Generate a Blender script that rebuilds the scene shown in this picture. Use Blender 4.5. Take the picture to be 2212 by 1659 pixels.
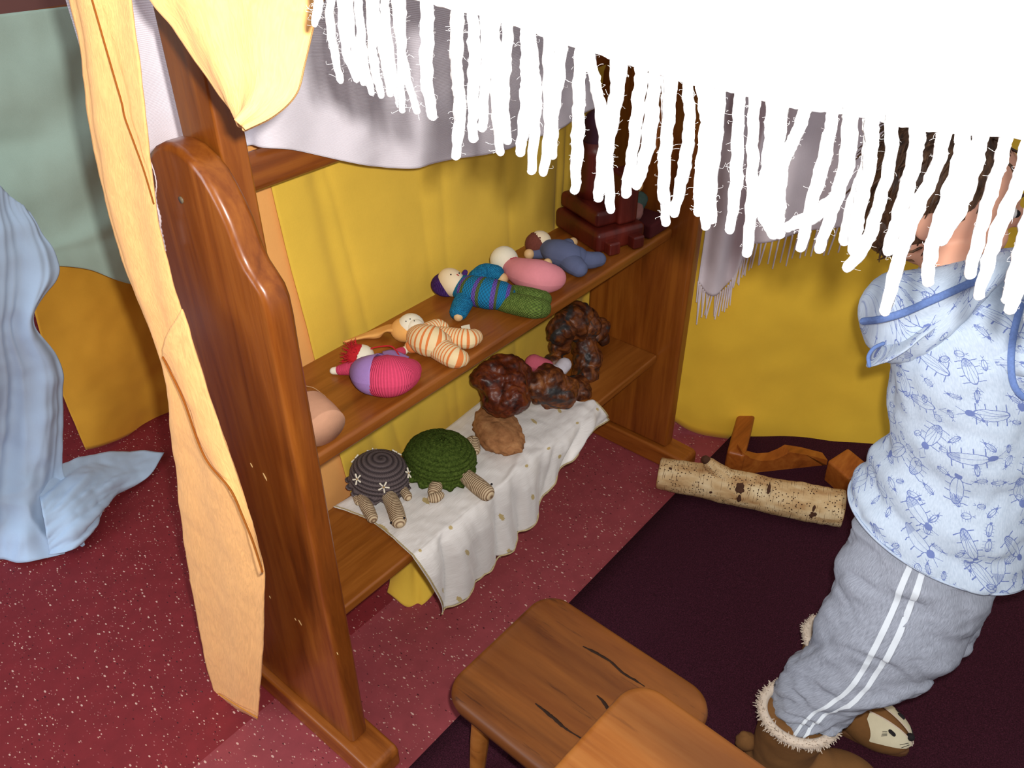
import bpy, bmesh, math, random
from mathutils import Vector, Matrix, noise as mn
random.seed(7)
sc = bpy.context.scene
COL = sc.collection
for o in list(bpy.data.objects): bpy.data.objects.remove(o)

# ---------------------------------------------------------------- camera, world, flash, exposure
CAM = Vector((-0.4861, -0.7284, 1.3990)); FPX = 1798.9
RV = Vector((0.637495, -0.770455, 0.000491)); UV_ = Vector((0.447019, 0.370395, 0.814237)); FV = Vector((0.627514, 0.518852, -0.580533))
cd = bpy.data.cameras.new('camera'); cam = bpy.data.objects.new('camera', cd); COL.objects.link(cam)
m = Matrix((RV, UV_, -FV)).transposed().to_4x4(); m.translation = CAM; cam.matrix_world = m
cd.sensor_width = 36.0; cd.lens = FPX / 2212 * 36; cd.clip_start = 0.02; sc.camera = cam
w = bpy.data.worlds.new('world'); sc.world = w; w.use_nodes = True
bg = w.node_tree.nodes['Background']; bg.inputs[0].default_value = (0.97, 0.97, 1.0, 1); bg.inputs[1].default_value = 0.52
fl = bpy.data.lights.new('camera_flash', 'POINT'); fl.energy = 60; fl.shadow_soft_size = 0.012; fl.color = (1.0, 0.97, 0.93)
flash = bpy.data.objects.new('camera_flash', fl); COL.objects.link(flash); flash.location = CAM + RV * 0.028 + UV_ * 0.034 + FV * 0.01
wl = bpy.data.lights.new('assumed_window_daylight', 'AREA'); wl.shape = 'RECTANGLE'; wl.size = 1.5; wl.size_y = 1.2; wl.energy = 42; wl.color = (.82, .91, 1.0)  # assumed daylight: unseen area light added to brighten the left-hand cloths
assumed_win = bpy.data.objects.new('assumed_window_daylight', wl); COL.objects.link(assumed_win); assumed_win.location = (-2.38, .95, 1.5); assumed_win.rotation_euler = (0, -math.pi / 2, 0)
sc.view_settings.view_transform = 'Standard'; sc.view_settings.look = 'None'; sc.view_settings.gamma = 1
sc.view_settings.use_curve_mapping = False; sc.view_settings.exposure = 0.0

# ---------------------------------------------------------------- helpers: geometry
def V(*a): return Vector(a)
def P(u, v, x=None, y=None, z=None, d=None):
    """world point seen at photo position (u, v) that lies on the plane x=, y=, z= or at distance d"""
    r = FV * FPX + RV * (u - 1106) - UV_ * (v - 829.5); r = r / FPX
    if d is None:
        if x is not None: d = (x - CAM.x) / r.x
        elif y is not None: d = (y - CAM.y) / r.y
        else: d = (z - CAM.z) / r.z
    return CAM + r * d
def depth(p): return (p - CAM).dot(FV)
def tag(o, label=None, cat=None, group=None, kind=None):
    if label: o['label'] = label
    if cat: o['category'] = cat
    if group: o['group'] = group
    if kind: o['kind'] = kind
    return o
def empty(name, loc, label, cat, group=None):
    o = bpy.data.objects.new(name, None); COL.objects.link(o); o.location = loc; o.empty_display_size = .02
    return tag(o, label, cat, group)
def setp(o, parent):
    if parent is not None:
        o.parent = parent
        l = Vector(parent.location); q = parent
        while q.parent: q = q.parent; l += Vector(q.location)
        o.location = Vector(o.location) - l
    return o
def mobj(name, vs, fs, mat, parent=None, smooth=True, uvs=None):
    me = bpy.data.meshes.new(name); me.from_pydata([tuple(v) for v in vs], [], fs)
    if uvs:
        ul = me.uv_layers.new(name='UVMap')
        for l in me.loops: ul.data[l.index].uv = uvs[l.vertex_index]
    if smooth: me.polygons.foreach_set('use_smooth', [True] * len(me.polygons))
    me.update(); o = bpy.data.objects.new(name, me); COL.objects.link(o); me.materials.append(mat)
    return setp(o, parent)
def crom(ps, n):
    """catmull-rom resample of a list of tuples/vectors to n points (uniform in parameter)"""
    k = len(ps); out = []
    for i in range(n):
        t = i / (n - 1) * (k - 1); j = min(int(t), k - 2); f = t - j
        p1, p2 = ps[j], ps[j + 1]
        p0 = ps[j - 1] if j > 0 else p1 * 2 - p2
        p3 = ps[j + 2] if j + 2 < k else p2 * 2 - p1
        out.append(0.5 * ((2 * p1) + (p2 - p0) * f + (2 * p0 - 5 * p1 + 4 * p2 - p3) * f * f + (3 * p1 - p0 - 3 * p2 + p3) * f ** 3))
    return out
def fcrom(fs, n): return [v.x for v in crom([Vector((f, 0, 0)) for f in fs], n)]
def cloth(name, rows, nu, nv, mat, parent=None, fold=None, thick=0.0016, subd=0):
    """rows: list of lists of points; smooth sheet through them; fold(u,v,p) displaces along the normal"""
    g = [crom(r, nu) for r in rows]
    cols = [crom([g[i][j] for i in range(len(g))], nv) for j in range(nu)]
    pts = [[cols[j][i] for j in range(nu)] for i in range(nv)]
    LU = sum((pts[nv // 2][j + 1] - pts[nv // 2][j]).length for j in range(nu - 1)); LV = sum((pts[i + 1][nu // 2] - pts[i][nu // 2]).length for i in range(nv - 1))
    if fold:
        q = [[p.copy() for p in r] for r in pts]
        for i in range(nv):
            for j in range(nu):
                du = pts[i][min(j + 1, nu - 1)] - pts[i][max(j - 1, 0)]; dv = pts[min(i + 1, nv - 1)][j] - pts[max(i - 1, 0)][j]
                n = du.cross(dv)
                if n.length > 1e-12: n.normalize()
                q[i][j] = pts[i][j] + n * fold(j / (nu - 1), i / (nv - 1), pts[i][j])
        pts = q
    vs = [p for r in pts for p in r]; uvs = [(j / (nu - 1) * LU, i / (nv - 1) * LV) for i in range(nv) for j in range(nu)]
    fs = [(i * nu + j, i * nu + j + 1, (i + 1) * nu + j + 1, (i + 1) * nu + j) for i in range(nv - 1) for j in range(nu - 1)]
    o = mobj(name, vs, fs, mat, parent, True, uvs)
    if thick:
        s = o.modifiers.new('thick', 'SOLIDIFY'); s.thickness = thick; s.offset = 0
    return o
def loft(name, secs, mat, parent=None, n=40, m=40, fold=None, caps=True, join=None):
    """secs: (centre, axis_a, axis_b); rings centre + a cos + b sin"""
    cs = crom([s[0] for s in secs], m); A = crom([s[1] for s in secs], m); B = crom([s[2] for s in secs], m)
    vs = []; uvs = []; L = 0
    for i in range(m):
        if i: L += (cs[i] - cs[i - 1]).length
        rad = (A[i].length + B[i].length) / 2
        for k in range(n + 1):
            t = 2 * math.pi * k / n; off = A[i] * math.cos(t) + B[i] * math.sin(t)
            s = 1 + (fold(i / (m - 1), (t % (2 * math.pi)), cs[i] + off) / max(off.length, 1e-4) if fold else 0)
            vs.append(cs[i] + off * s); uvs.append((rad * t, L))
    fs = [(i * (n + 1) + k, i * (n + 1) + k + 1, (i + 1) * (n + 1) + k + 1, (i + 1) * (n + 1) + k) for i in range(m - 1) for k in range(n)]
    if caps:
        for i in (0, m - 1):
            c = len(vs); vs.append(cs[i]); uvs.append((0, 0 if i == 0 else L))
            for k in range(n):
                a, b = i * (n + 1) + k, i * (n + 1) + k + 1
                fs.append((c, b, a) if i == 0 else (c, a, b))
    if join is not None:
        o = len(join[0]); join[0].extend(vs); join[1].extend([tuple(x + o for x in f) for f in fs]); join[2].extend(uvs); return None
    return mobj(name, vs, fs, mat, parent, True, uvs)
def tube(name, pts, rads, mat, parent=None, n=12, m=None, cap='round', fold=None, squash=None, join=None):
    """swept round body along pts with radii, rounded ends; squash=(vector, factor) flattens it along a direction"""
    k = len(pts)
    if not isinstance(rads, (list, tuple)): rads = [rads] * k
    m = m or max(8, k * 4)
    c = crom(list(pts), m) if k > 1 else pts; r = fcrom(list(rads), m)
    t0 = (c[1] - c[0]).normalized(); t1 = (c[-1] - c[-2]).normalized()
    C = []; R = []
    if cap == 'round':
        for a in (0.02, 0.3, 0.6, 0.85): C.append(c[0] - t0 * r[0] * math.cos(a * math.pi / 2)); R.append(r[0] * math.sin(a * math.pi / 2))
    C += c; R += r
    if cap == 'round':
        for a in (0.85, 0.6, 0.3, 0.02): C.append(c[-1] + t1 * r[-1] * math.cos(a * math.pi / 2)); R.append(r[-1] * math.sin(a * math.pi / 2))
    up = Vector((0, 0, 1)) if abs(t0.z) < .8 else Vector((1, 0, 0))
    secs = []; vs = []; uvs = []; L = 0; N = len(C)
    a = t0.cross(up).normalized()
    for i in range(N):
        t = (C[min(i + 1, N - 1)] - C[max(i - 1, 0)])
        t = t.normalized() if t.length > 1e-9 else t0
        a = (a - t * a.dot(t)).normalized(); b = t.cross(a)
        if i: L += (C[i] - C[i - 1]).length
        for j in range(n + 1):
            th = 2 * math.pi * j / n; off = (a * math.cos(th) + b * math.sin(th)) * R[i]
            if fold: off = off * (1 + fold(L, th, C[i] + off))
            if squash: off = off - squash[0] * (off.dot(squash[0]) * (1 - squash[1]))
            vs.append(C[i] + off); uvs.append((th / (2 * math.pi), L))
    fs = [(i * (n + 1) + j, i * (n + 1) + j + 1, (i + 1) * (n + 1) + j + 1, (i + 1) * (n + 1) + j) for i in range(N - 1) for j in range(n)]
    if cap == 'flat':
        for i in (0, N - 1):
            q = len(vs); vs.append(C[i]); uvs.append((0, 0))
            for j in range(n):
                x, y = i * (n + 1) + j, i * (n + 1) + j + 1
                fs.append((q, y, x) if i == 0 else (q, x, y))
    if join is not None:
        o = len(join[0]); join[0].extend(vs); join[1].extend([tuple(x + o for x in f) for f in fs]); join[2].extend(uvs); return None
    return mobj(name, vs, fs, mat, parent, True, uvs)
def ball(name, c, ax, mat, parent=None, n=24, m=14, disp=None, join=None):
    """ellipsoid with axes ax = (a, b, c) vectors or radii"""
    if isinstance(ax, (int, float)): ax = (ax, ax, ax)
    A = [Vector((ax[0], 0, 0)), Vector((0, ax[1], 0)), Vector((0, 0, ax[2]))] if not isinstance(ax[0], Vector) else ax
    vs = []; fs = []; uvs = []
    for i in range(m + 1):
        ph = math.pi * i / m
        for j in range(n + 1):
            th = 2 * math.pi * (j % n) / n
            d = A[0] * (math.sin(ph) * math.cos(th)) + A[1] * (math.sin(ph) * math.sin(th)) + A[2] * math.cos(ph)
            p = c + d
            if disp: p = c + d * (1 + disp(p, d))
            vs.append(p); uvs.append((j / n, i / m))
    fs = [(i * (n + 1) + j, (i + 1) * (n + 1) + j, (i + 1) * (n + 1) + j + 1, i * (n + 1) + j + 1) for i in range(m) for j in range(n)]
    if join is not None:
        o = len(join[0]); join[0].extend(vs); join[1].extend([tuple(x + o for x in f) for f in fs]); join[2].extend(uvs); return None
    return mobj(name, vs, fs, mat, parent, True, uvs)
def prism(name, pts, vec, mat, parent=None, bevel=.006, segs=3):
    """flat outline pts extruded by vec with rounded edges"""
    n = len(pts); vs = [Vector(p) for p in pts] + [Vector(p) + vec for p in pts]
    fs = [tuple(range(n))[::-1], tuple(range(n, 2 * n))] + [(i, (i + 1) % n, n + (i + 1) % n, n + i) for i in range(n)]
    o = mobj(name, vs, fs, mat, parent, bool(bevel))
    bm = bmesh.new(); bm.from_mesh(o.data); bmesh.ops.recalc_face_normals(bm, faces=bm.faces); bm.to_mesh(o.data); bm.free()
    if bevel:
        b = o.modifiers.new('bevel', 'BEVEL'); b.width = bevel; b.segments = segs; b.limit_method = 'ANGLE'; b.angle_limit = .6
        o.modifiers.new('wn', 'WEIGHTED_NORMAL').keep_sharp = True
    return o
def box(name, lo, hi, mat, parent=None, bevel=.005):
    (x0, y0, z0), (x1, y1, z1) = lo, hi
    return prism(name, [(x0, y0, z0), (x1, y0, z0), (x1, y1, z0), (x0, y1, z0)], Vector((0, 0, z1 - z0)), mat, parent, bevel)
def obox(name, c, X, Y, Z, mat, parent=None, bevel=.005):
    """box about c with half-axis vectors X, Y, Z"""
    return prism(name, [c - X - Y - Z, c + X - Y - Z, c + X + Y - Z, c - X + Y - Z], Z * 2, mat, parent, bevel)
def fb(p, s, o=3, seed=0.0):
    return mn.fractal(Vector(p) * s + Vector((seed, seed * 1.7, -seed)), 0.7, 2.0, o)

# ---------------------------------------------------------------- helpers: materials
class S:
    def __init__(s, nt, k): s.nt = nt; s.k = k
    def _m(s, op, b=None, c=None):
        n = s.nt.nodes.new('ShaderNodeMath'); n.operation = op
        for i, v in enumerate((s, b, c)):
            if v is None: continue
            if isinstance(v, S): s.nt.links.new(v.k, n.inputs[i])
            else: n.inputs[i].default_value = v
        return S(s.nt, n.outputs[0])
    def __add__(s, b): return s._m('ADD', b)
    def __sub__(s, b): return s._m('SUBTRACT', b)
    def __mul__(s, b): return s._m('MULTIPLY', b)
    def __truediv__(s, b): return s._m('DIVIDE', b)
    def lt(s, b): return s._m('LESS_THAN', b)
    def gt(s, b): return s._m('GREATER_THAN', b)
    def abs(s): return s._m('ABSOLUTE')
    def max(s, b): return s._m('MAXIMUM', b)
    def min(s, b): return s._m('MINIMUM', b)
    def sin(s): return s._m('SINE')
    def cos(s): return s._m('COSINE')
    def sqrt(s): return s._m('SQRT')
    def mod(s, b): return s._m('FLOORED_MODULO', b)
    def pw(s, b): return s._m('POWER', b)
class Mat:
    def __init__(s, name, rough=.8, spec=.3):
        s.m = bpy.data.materials.new(name); s.m.use_nodes = True; s.nt = s.m.node_tree
        s.b = s.nt.nodes['Principled BSDF']; s.b.inputs['Roughness'].default_value = rough; s.b.inputs['Specular IOR Level'].default_value = spec
    def link(s, a, b): s.nt.links.new(a.k if isinstance(a, S) else a, b)
    def co(s, kind='Object'): return S(s.nt, s._tc().outputs[kind])
    def _tc(s):
        if not hasattr(s, 'tc'): s.tc = s.nt.nodes.new('ShaderNodeTexCoord')
        return s.tc
    def sep(s, v):
        n = s.nt.nodes.new('ShaderNodeSeparateXYZ'); s.link(v, n.inputs[0]); return [S(s.nt, n.outputs[i]) for i in range(3)]
    def comb(s, x, y, z=0.0):
        n = s.nt.nodes.new('ShaderNodeCombineXYZ')
        for i, v in enumerate((x, y, z)):
            if isinstance(v, S): s.link(v, n.inputs[i])
            else: n.inputs[i].default_value = v
        return S(s.nt, n.outputs[0])
    def scale(s, v, sx, sy, sz, rot=(0, 0, 0), loc=(0, 0, 0)):
        n = s.nt.nodes.new('ShaderNodeMapping'); s.link(v, n.inputs[0]); n.inputs['Scale'].default_value = (sx, sy, sz); n.inputs['Rotation'].default_value = rot; n.inputs['Location'].default_value = loc
        return S(s.nt, n.outputs[0])
    def noise(s, v, sc_=5., det=3., rough=.55, dist=0., color=False):
        n = s.nt.nodes.new('ShaderNodeTexNoise'); s.link(v, n.inputs['Vector']); n.inputs['Scale'].default_value = sc_; n.inputs['Detail'].default_value = det
        n.inputs['Roughness'].default_value = rough; n.inputs['Distortion'].default_value = dist
        return S(s.nt, n.outputs['Color' if color else 'Fac'])
    def voro(s, v, sc_, out='Distance', feat='F1', rnd=1.0, dim='3D'):
        n = s.nt.nodes.new('ShaderNodeTexVoronoi'); n.voronoi_dimensions = dim; n.feature = feat; s.link(v, n.inputs['Vector']); n.inputs['Scale'].default_value = sc_
        if 'Randomness' in n.inputs: n.inputs['Randomness'].default_value = rnd
        return n if out is None else S(s.nt, n.outputs[out])
    def wave(s, v, sc_, dist=0., det=2., ds=1., kind='BANDS', d='X', prof='SIN'):
        n = s.nt.nodes.new('ShaderNodeTexWave'); n.wave_type = kind; n.wave_profile = prof
        if kind == 'BANDS': n.bands_direction = d
        else: n.rings_direction = d
        s.link(v, n.inputs['Vector']); n.inputs['Scale'].default_value = sc_; n.inputs['Distortion'].default_value = dist; n.inputs['Detail'].default_value = det; n.inputs['Detail Scale'].default_value = ds
        return S(s.nt, n.outputs['Fac'])
    def ramp(s, f, stops, interp='LINEAR'):
        n = s.nt.nodes.new('ShaderNodeValToRGB'); s.link(f, n.inputs[0]); n.color_ramp.interpolation = interp; e = n.color_ramp.elements
        while len(e) < len(stops): e.new(.5)
        for i, (p, c) in enumerate(stops): e[i].position = p; e[i].color = (*c, 1) if len(c) == 3 else c
        return S(s.nt, n.outputs[0])
    def mix(s, f, a, b, mode='MIX'):
        n = s.nt.nodes.new('ShaderNodeMix'); n.data_type = 'RGBA'; n.blend_type = mode
        for i, v in ((0, f), (6, a), (7, b)):
            if isinstance(v, S): s.link(v, n.inputs[i])
            else: n.inputs[i].default_value = v if i == 0 else (*v, 1)
        return S(s.nt, n.outputs[2])
    def color(s, c):
        if isinstance(c, S): s.link(c, s.b.inputs['Base Color'])
        else: s.b.inputs['Base Color'].default_value = (*c, 1)
        return s
    def rough(s, f): s.link(f, s.b.inputs['Roughness']); return s
    def bump(s, h, st=.5, dist=.001):
        n = s.nt.nodes.new('ShaderNodeBump'); n.inputs['Strength'].default_value = st; n.inputs['Distance'].default_value = dist
        s.link(h, n.inputs['Height']); s.link(n.outputs[0], s.b.inputs['Normal']); return s
def lin(r, g, b):
    f = lambda c: (c / 255 / 12.92) if c / 255 <= .04045 else ((c / 255 + .055) / 1.055) ** 2.4
    return (f(r), f(g), f(b))
def dk(c, k): return tuple(x * k for x in c)
def plain(name, c, rough=.8, var=.12, sc_=30, bumpst=.15, spec=.3):
    M_ = Mat(name, rough, spec); n = M_.noise(M_.co(), sc_, 4)
    M_.color(M_.ramp(n, [(.25, dk(c, 1 - var)), (.75, dk(c, 1 + var))])); M_.bump(M_.noise(M_.co(), sc_ * 12, 3), bumpst, .001)
    return M_.m
def fabric(name, c, var=.06, weave=900, bumpst=.25, rough=.9, big=6, crepe=None, sheen=.08):
    M_ = Mat(name, rough, .2); uv = M_.co('UV')
    n = M_.noise(M_.co(), big, 4, .6)
    col = M_.ramp(n, [(.3, dk(c, 1 - var)), (.7, dk(c, 1 + var))])
    th = M_.noise(M_.scale(uv, 60, weave, 1), 1, 2, .7)
    th2 = M_.noise(M_.scale(uv, weave, 60, 1), 1, 2, .7)
    if crepe:
        cr = M_.noise(M_.scale(uv, crepe[0], crepe[1], 1), 1, 2, .5, 1.2); hgt = cr * 1.0 + th * .15
        col = M_.mix(M_.ramp(cr, [(.35, (0, 0, 0)), (.75, (1, 1, 1))]), col, dk(c, 1.22))
    else:
        hgt = th + th2
        col = M_.mix((th * th2) * .35, col, dk(c, .72))
    M_.color(col).bump(hgt, bumpst, .001); M_.b.inputs['Sheen Weight'].default_value = sheen
    return M_.m
def wood(name, cols, axis='X', grain=1., rough=.35, sc_=1., knots=0, spec=.45, coat=0., blotch=0.):
    M_ = Mat(name, rough, spec); o = M_.co()
    k = {'X': (2.2, 26, 26), 'Y': (26, 2.2, 26), 'Z': (26, 26, 2.2)}[axis]
    v = M_.scale(o, *[q * sc_ for q in k])
    n1 = M_.noise(v, 1.0, 5, .6, 1.1); n2 = M_.noise(M_.scale(o, *[q * sc_ * 5 for q in k]), 1, 4, .65, .3); n3 = M_.noise(o, 4 * sc_, 3)
    f = n1 * .62 + n2 * (.22 * grain) + n3 * .22
    c = M_.ramp(f, [(.33, cols[0]), (.5, cols[1]), (.68, cols[2])])
    if knots:
        d = M_.voro(M_.scale(o, *[q * .18 * sc_ for q in k]), knots, rnd=1.)
        c = M_.mix(M_.ramp(d, [(.0, (1, 1, 1)), (.10, (0.6, .6, .6)), (.16, (0, 0, 0))]), c, dk(cols[0], .35))
    if blotch:
        bn = M_.noise(M_.scale(o, *[q * .35 * sc_ for q in k]), 1.3, 6, .68, .6)
        c = M_.mix(M_.ramp(bn, [(.36, (0, 0, 0)), (.54, (blotch, blotch, blotch))]), c, dk(cols[0], .55))
        sp_ = M_.noise(M_.scale(o, *[q * 1.4 for q in k]), 2.2, 4, .7); c = M_.mix(M_.ramp(sp_, [(.60, (0, 0, 0)), (.70, (blotch, blotch, blotch))]), c, dk(cols[0], .5))
    M_.color(c).bump(n2 * .6 + n1 * .4, .12, .002)
    M_.rough(n2 * .2 + (rough - .1))
    if coat: M_.b.inputs['Coat Weight'].default_value = coat; M_.b.inputs['Coat Roughness'].default_value = .15
    return M_.m

# stained pine of the play stand
ST = [lin(82, 38, 10), lin(126, 65, 18), lin(154, 88, 28)]
m_panel = wood('stained_pine_upright', ST, 'Z', 1.1, .34, .8, coat=.25)
m_shelf = wood('stained_pine_shelf', [lin(96, 48, 12), lin(134, 74, 22), lin(160, 96, 36)], 'X', 1.0, .38, .8, coat=.15)
m_foot = wood('stained_pine_foot', [lin(96, 46, 12), lin(140, 76, 22), lin(168, 98, 36)], 'Y', 1., .4)
m_stool = wood('worn_stool_dark', [lin(62, 26, 6), lin(120, 62, 15), lin(154, 90, 30)], 'Y', 1.6, .5, .3, knots=2.2, blotch=.6)
m_stool2 = wood('worn_stool_orange', [lin(112, 58, 16), lin(162, 94, 32), lin(186, 120, 54)], 'Y', 1.4, .5, .4, knots=1.4, blotch=.35)
m_block = wood('small_wood_pieces', [lin(110, 52, 16), lin(158, 84, 28), lin(184, 110, 44)], 'X', 1., .45)
m_red = wood('dark_red_wood', [lin(62, 16, 10), lin(90, 26, 16), lin(112, 38, 24)], 'Z', .6, .4)
# floor: speckled vinyl, rose in front, darker red behind a line under the shelf
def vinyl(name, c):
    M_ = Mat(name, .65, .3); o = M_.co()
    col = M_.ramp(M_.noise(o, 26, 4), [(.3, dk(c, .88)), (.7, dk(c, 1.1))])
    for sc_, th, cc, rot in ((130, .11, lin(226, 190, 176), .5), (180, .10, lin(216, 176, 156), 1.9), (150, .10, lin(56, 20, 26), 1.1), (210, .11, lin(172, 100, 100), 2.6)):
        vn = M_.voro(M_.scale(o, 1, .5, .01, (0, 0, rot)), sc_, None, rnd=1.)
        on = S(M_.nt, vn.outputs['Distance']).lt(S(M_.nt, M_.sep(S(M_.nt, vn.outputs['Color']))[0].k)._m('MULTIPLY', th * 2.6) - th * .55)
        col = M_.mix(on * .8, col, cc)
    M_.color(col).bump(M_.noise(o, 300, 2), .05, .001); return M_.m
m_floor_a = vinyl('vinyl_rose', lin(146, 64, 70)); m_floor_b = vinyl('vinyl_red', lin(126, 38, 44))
M_ = Mat('plum_carpet', .95, .1); n = M_.noise(M_.co(), 420, 2, .7)
M_.color(M_.mix(M_.voro(M_.co(), 30).lt(.012), M_.ramp(n, [(.3, lin(40, 16, 24)), (.6, lin(66, 28, 42)), (.8, lin(92, 44, 60))]), lin(150, 130, 120))).bump(n, .7, .003); m_rug = M_.m
m_wall = plain('mauve_plaster', lin(150, 104, 96), .9, .08, 4)
# cloths
m_peach = fabric('peach_crepe', lin(243, 184, 116), .05, 700, .7, crepe=(260, 60))
m_peach_plain = fabric('peach_cotton', lin(238, 172, 98), .05, 900, .2)
m_gold = fabric('golden_cotton', lin(236, 172, 56), .07, 900, .15)
m_yellow = fabric('yellow_cotton', lin(234, 194, 72), .06, 900, .2)
m_yellow2 = fabric('yellow_cotton_deep', lin(246, 200, 62), .05, 900, .15)
m_sage = fabric('sage_muslin', lin(180, 206, 192), .06, 700, .2)
m_blue = fabric('pale_blue_cotton', lin(188, 214, 242), .05, 900, .15)
M_ = Mat('white_muslin', .9, .2); uv = M_.co('UV'); n = M_.wave(M_.scale(uv, 1, 1, 1), 95, 1.2, 2, 3, d='Y'); n2 = M_.noise(M_.scale(uv, 400, 400, 1), 1, 2)
M_.color(M_.ramp(n * .6 + n2 * .4, [(.2, lin(214, 206, 213)), (.8, lin(236, 230, 236))])).bump(n * .7 + n2 * .5, .35, .0012); m_muslin = M_.m
m_white = fabric('white_wool', (.84, .84, .84), .03, 600, .4)
m_yarn = plain('white_yarn', (.85, .85, .85), .95, .03, 200, .5)
m_scarf = fabric('lilac_white_wool', lin(236, 226, 232), .05, 600, .3); m_scarf_yarn = plain('lilac_white_yarn', lin(232, 220, 224), .95, .05, 200, .5)
m_seam = plain('brown_thread', lin(150, 84, 20), .9, .1)
m_gold_seam = plain('ochre_hem', lin(206, 140, 40), .9, .1)

# ================================================================ THE SETTING
def quad(name, a, b, c, d, mat): 
    o = mobj(name, [Vector(q) for q in (a, b, c, d)], [(0, 1, 2, 3)], mat, None, False); o['kind'] = 'structure'; return o
TONE_Y = .213  # y where the floor colour changes from rose to darker red
f1 = prism('floor', [(-2.5, -3, -.03), (3, -3, -.03), (3, TONE_Y, -.03), (-2.5, TONE_Y, -.03)], V(0, 0, .03), m_floor_a, None, 0); tag(f1, kind='structure')
f2 = prism('floor', [(-2.5, TONE_Y, -.03), (3, TONE_Y, -.03), (3, 2.6, -.03), (-2.5, 2.6, -.03)], V(0, 0, .03), m_floor_b, None, 0); tag(f2, kind='structure')
wb = box('wall_back', (-2.5, 2.6, -.03), (3.1, 2.7, 2.6), m_wall, None, 0); tag(wb, kind='structure')
wr = box('wall_right', (3, -3, -.03), (3.1, 2.6, 2.6), m_wall, None, 0); tag(wr, kind='structure')
for nm, lo, hi in (('wall_left', (-2.5, -3, -.03), (-2.4, .2, 2.6)), ('wall_left', (-2.5, 1.7, -.03), (-2.4, 2.6, 2.6)), ('wall_left', (-2.5, .2, -.03), (-2.4, 1.7, .9)), ('wall_left', (-2.5, .2, 2.1), (-2.4, 1.7, 2.6))):  # unseen left wall, with an assumed window opening left in it
    tag(box(nm, lo, hi, m_wall, None, 0), kind='structure')
wf = box('assumed_window_1', (-2.47, .2, .9), (-2.41, .25, 2.1), plain('white_frame', (.7, .7, .68), .5), None, .004); tag(wf, kind='structure')  # assumed window, out of view, added to go with the area light
for nm, lo, hi in (('assumed_window_frame', (-2.47, 1.65, .9), (-2.41, 1.7, 2.1)), ('assumed_window_frame', (-2.47, .25, .9), (-2.41, 1.65, .95)), ('assumed_window_frame', (-2.47, .25, 2.05), (-2.41, 1.65, 2.1)), ('assumed_window_frame', (-2.46, .93, .95), (-2.42, .97, 2.05))):  # remaining bars of the assumed window
    box(nm, lo, hi, wf.data.materials[0], wf, .004)
tag(box('trim_1', (.52, 2.55, 0), (.60, 2.6, 2.4), plain('dark_trim_paint', lin(60, 44, 60), .6), None, .003), kind='structure')
rug = cloth('carpet_mat', [[V(-1.6, -.083, .005), V(.3, -.083, .005), V(1.2, -.083, .005), V(2.8, -.083, .005)], [V(-1.6, -1, .005), V(.3, -1, .005), V(1.2, -1, .005), V(2.8, -1, .005)], [V(-1.6, -2.6, .005), V(.3, -2.6, .005), V(1.2, -2.6, .005), V(2.8, -2.6, .005)]], 60, 40, m_rug, None, lambda u, v, p: .0006 * fb(p, 6), .008)
tag(rug, 'dark plum short pile carpet mat on the red vinyl floor', 'rug')

# ================================================================ PLAY STAND
stand = empty('play_stand', (.5, .13, 0), 'brown stained pine play stand with two scalloped side boards and two shelves', 'play stand')
half = [(.130, 1.084), (.110, 1.081), (.090, 1.072), (.076, 1.062), (.064, 1.047), (.053, 1.029), (.045, 1.012), (.0395, .993), (.0345, .978), (.028, .965), (.017, .954), (.006, .942), (.0005, .926), (-.001, .898), (0, .844), (0, .6), (0, .3), (0, .052)]
outl = half[::-1] + [(.26 - y, z) for y, z in half[1:]]
for x0 in (-.037, 1.0):
    pn = prism('side_board', [(x0, y, z) for y, z in outl], V(.037, 0, 0), m_panel, stand, .009, 4)
    if x0 < 0:
        pn['label'] = 'near side board with pale chips in its varnish'
        for (u, v, a, b, ang) in ((543, 1005, .004, .0016, 1.1), (572, 1030, .007, .0022, 1.1), (583, 1290, .003, .0014, 1.1), (638, 1338, .003, .0012, 1.0), (648, 1345, .006, .002, 1.0), (729, 1412, .003, .001, 1.2)):
            c = P(u, v, x=-.0372); t = V(0, -math.cos(ang), -math.sin(ang)); q = V(1, 0, 0).cross(t)
            ball('varnish_chip', c, [t * a, q * b, V(.0006, 0, 0)], plain('bare_wood', lin(226, 190, 130), .7), pn, 10, 6)
        sc_m = plain('dull_steel', lin(120, 110, 90), .35); c = P(391, 432, x=-.0375)
        tube('screw_head', [c + V(.001, 0, 0), c - V(.0008, 0, 0)], .0042, sc_m, pn, 14, 4, 'flat')
for x0 in (-.05, .988):
    x1 = x0 + .064
    yz = [(-.062, 0), (-.062, .040), (-.054, .049), (.02, .053), (.24, .053), (.335, .049), (.343, .04), (.343, 0)]
    prism('foot', [(x0, y, z) for y, z in yz], V(x1 - x0, 0, 0), m_foot, stand, .006)
m_end = plain('foot_end_grain', lin(150, 104, 48), .7, .25, 60)
box('shelf', (0, .053, .312 - .022), (1.0, .25, .312), m_shelf, stand, .005)['label'] = 'lower shelf under the white silk'
box('shelf', (0, .053, .636 - .024), (1.0, .25, .636), m_shelf, stand, .006)['label'] = 'upper shelf with the row of dolls'
box('rail', (0, .2, .961), (1.0, .225, 1.014), wood('stained_pine_rail', ST, 'X', .8, .35, .8, coat=.2), stand, .012)['label'] = 'long round-edged rail between the side boards'
for x0 in (.001, .963):
    box('post', (x0, .092, .80), (x0 + .036, .168, 1.75), m_panel, stand, .004)
box('added_ridge_beam', (.0, .10, 1.75), (1.0, .16, 1.79), m_shelf, stand, .006)  # added beam out of view, for the muslin to hang from

# ================================================================ CLOTHS
WAVE = lambda u, k, ph=0: math.sin(2 * math.pi * k * u + ph)
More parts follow.
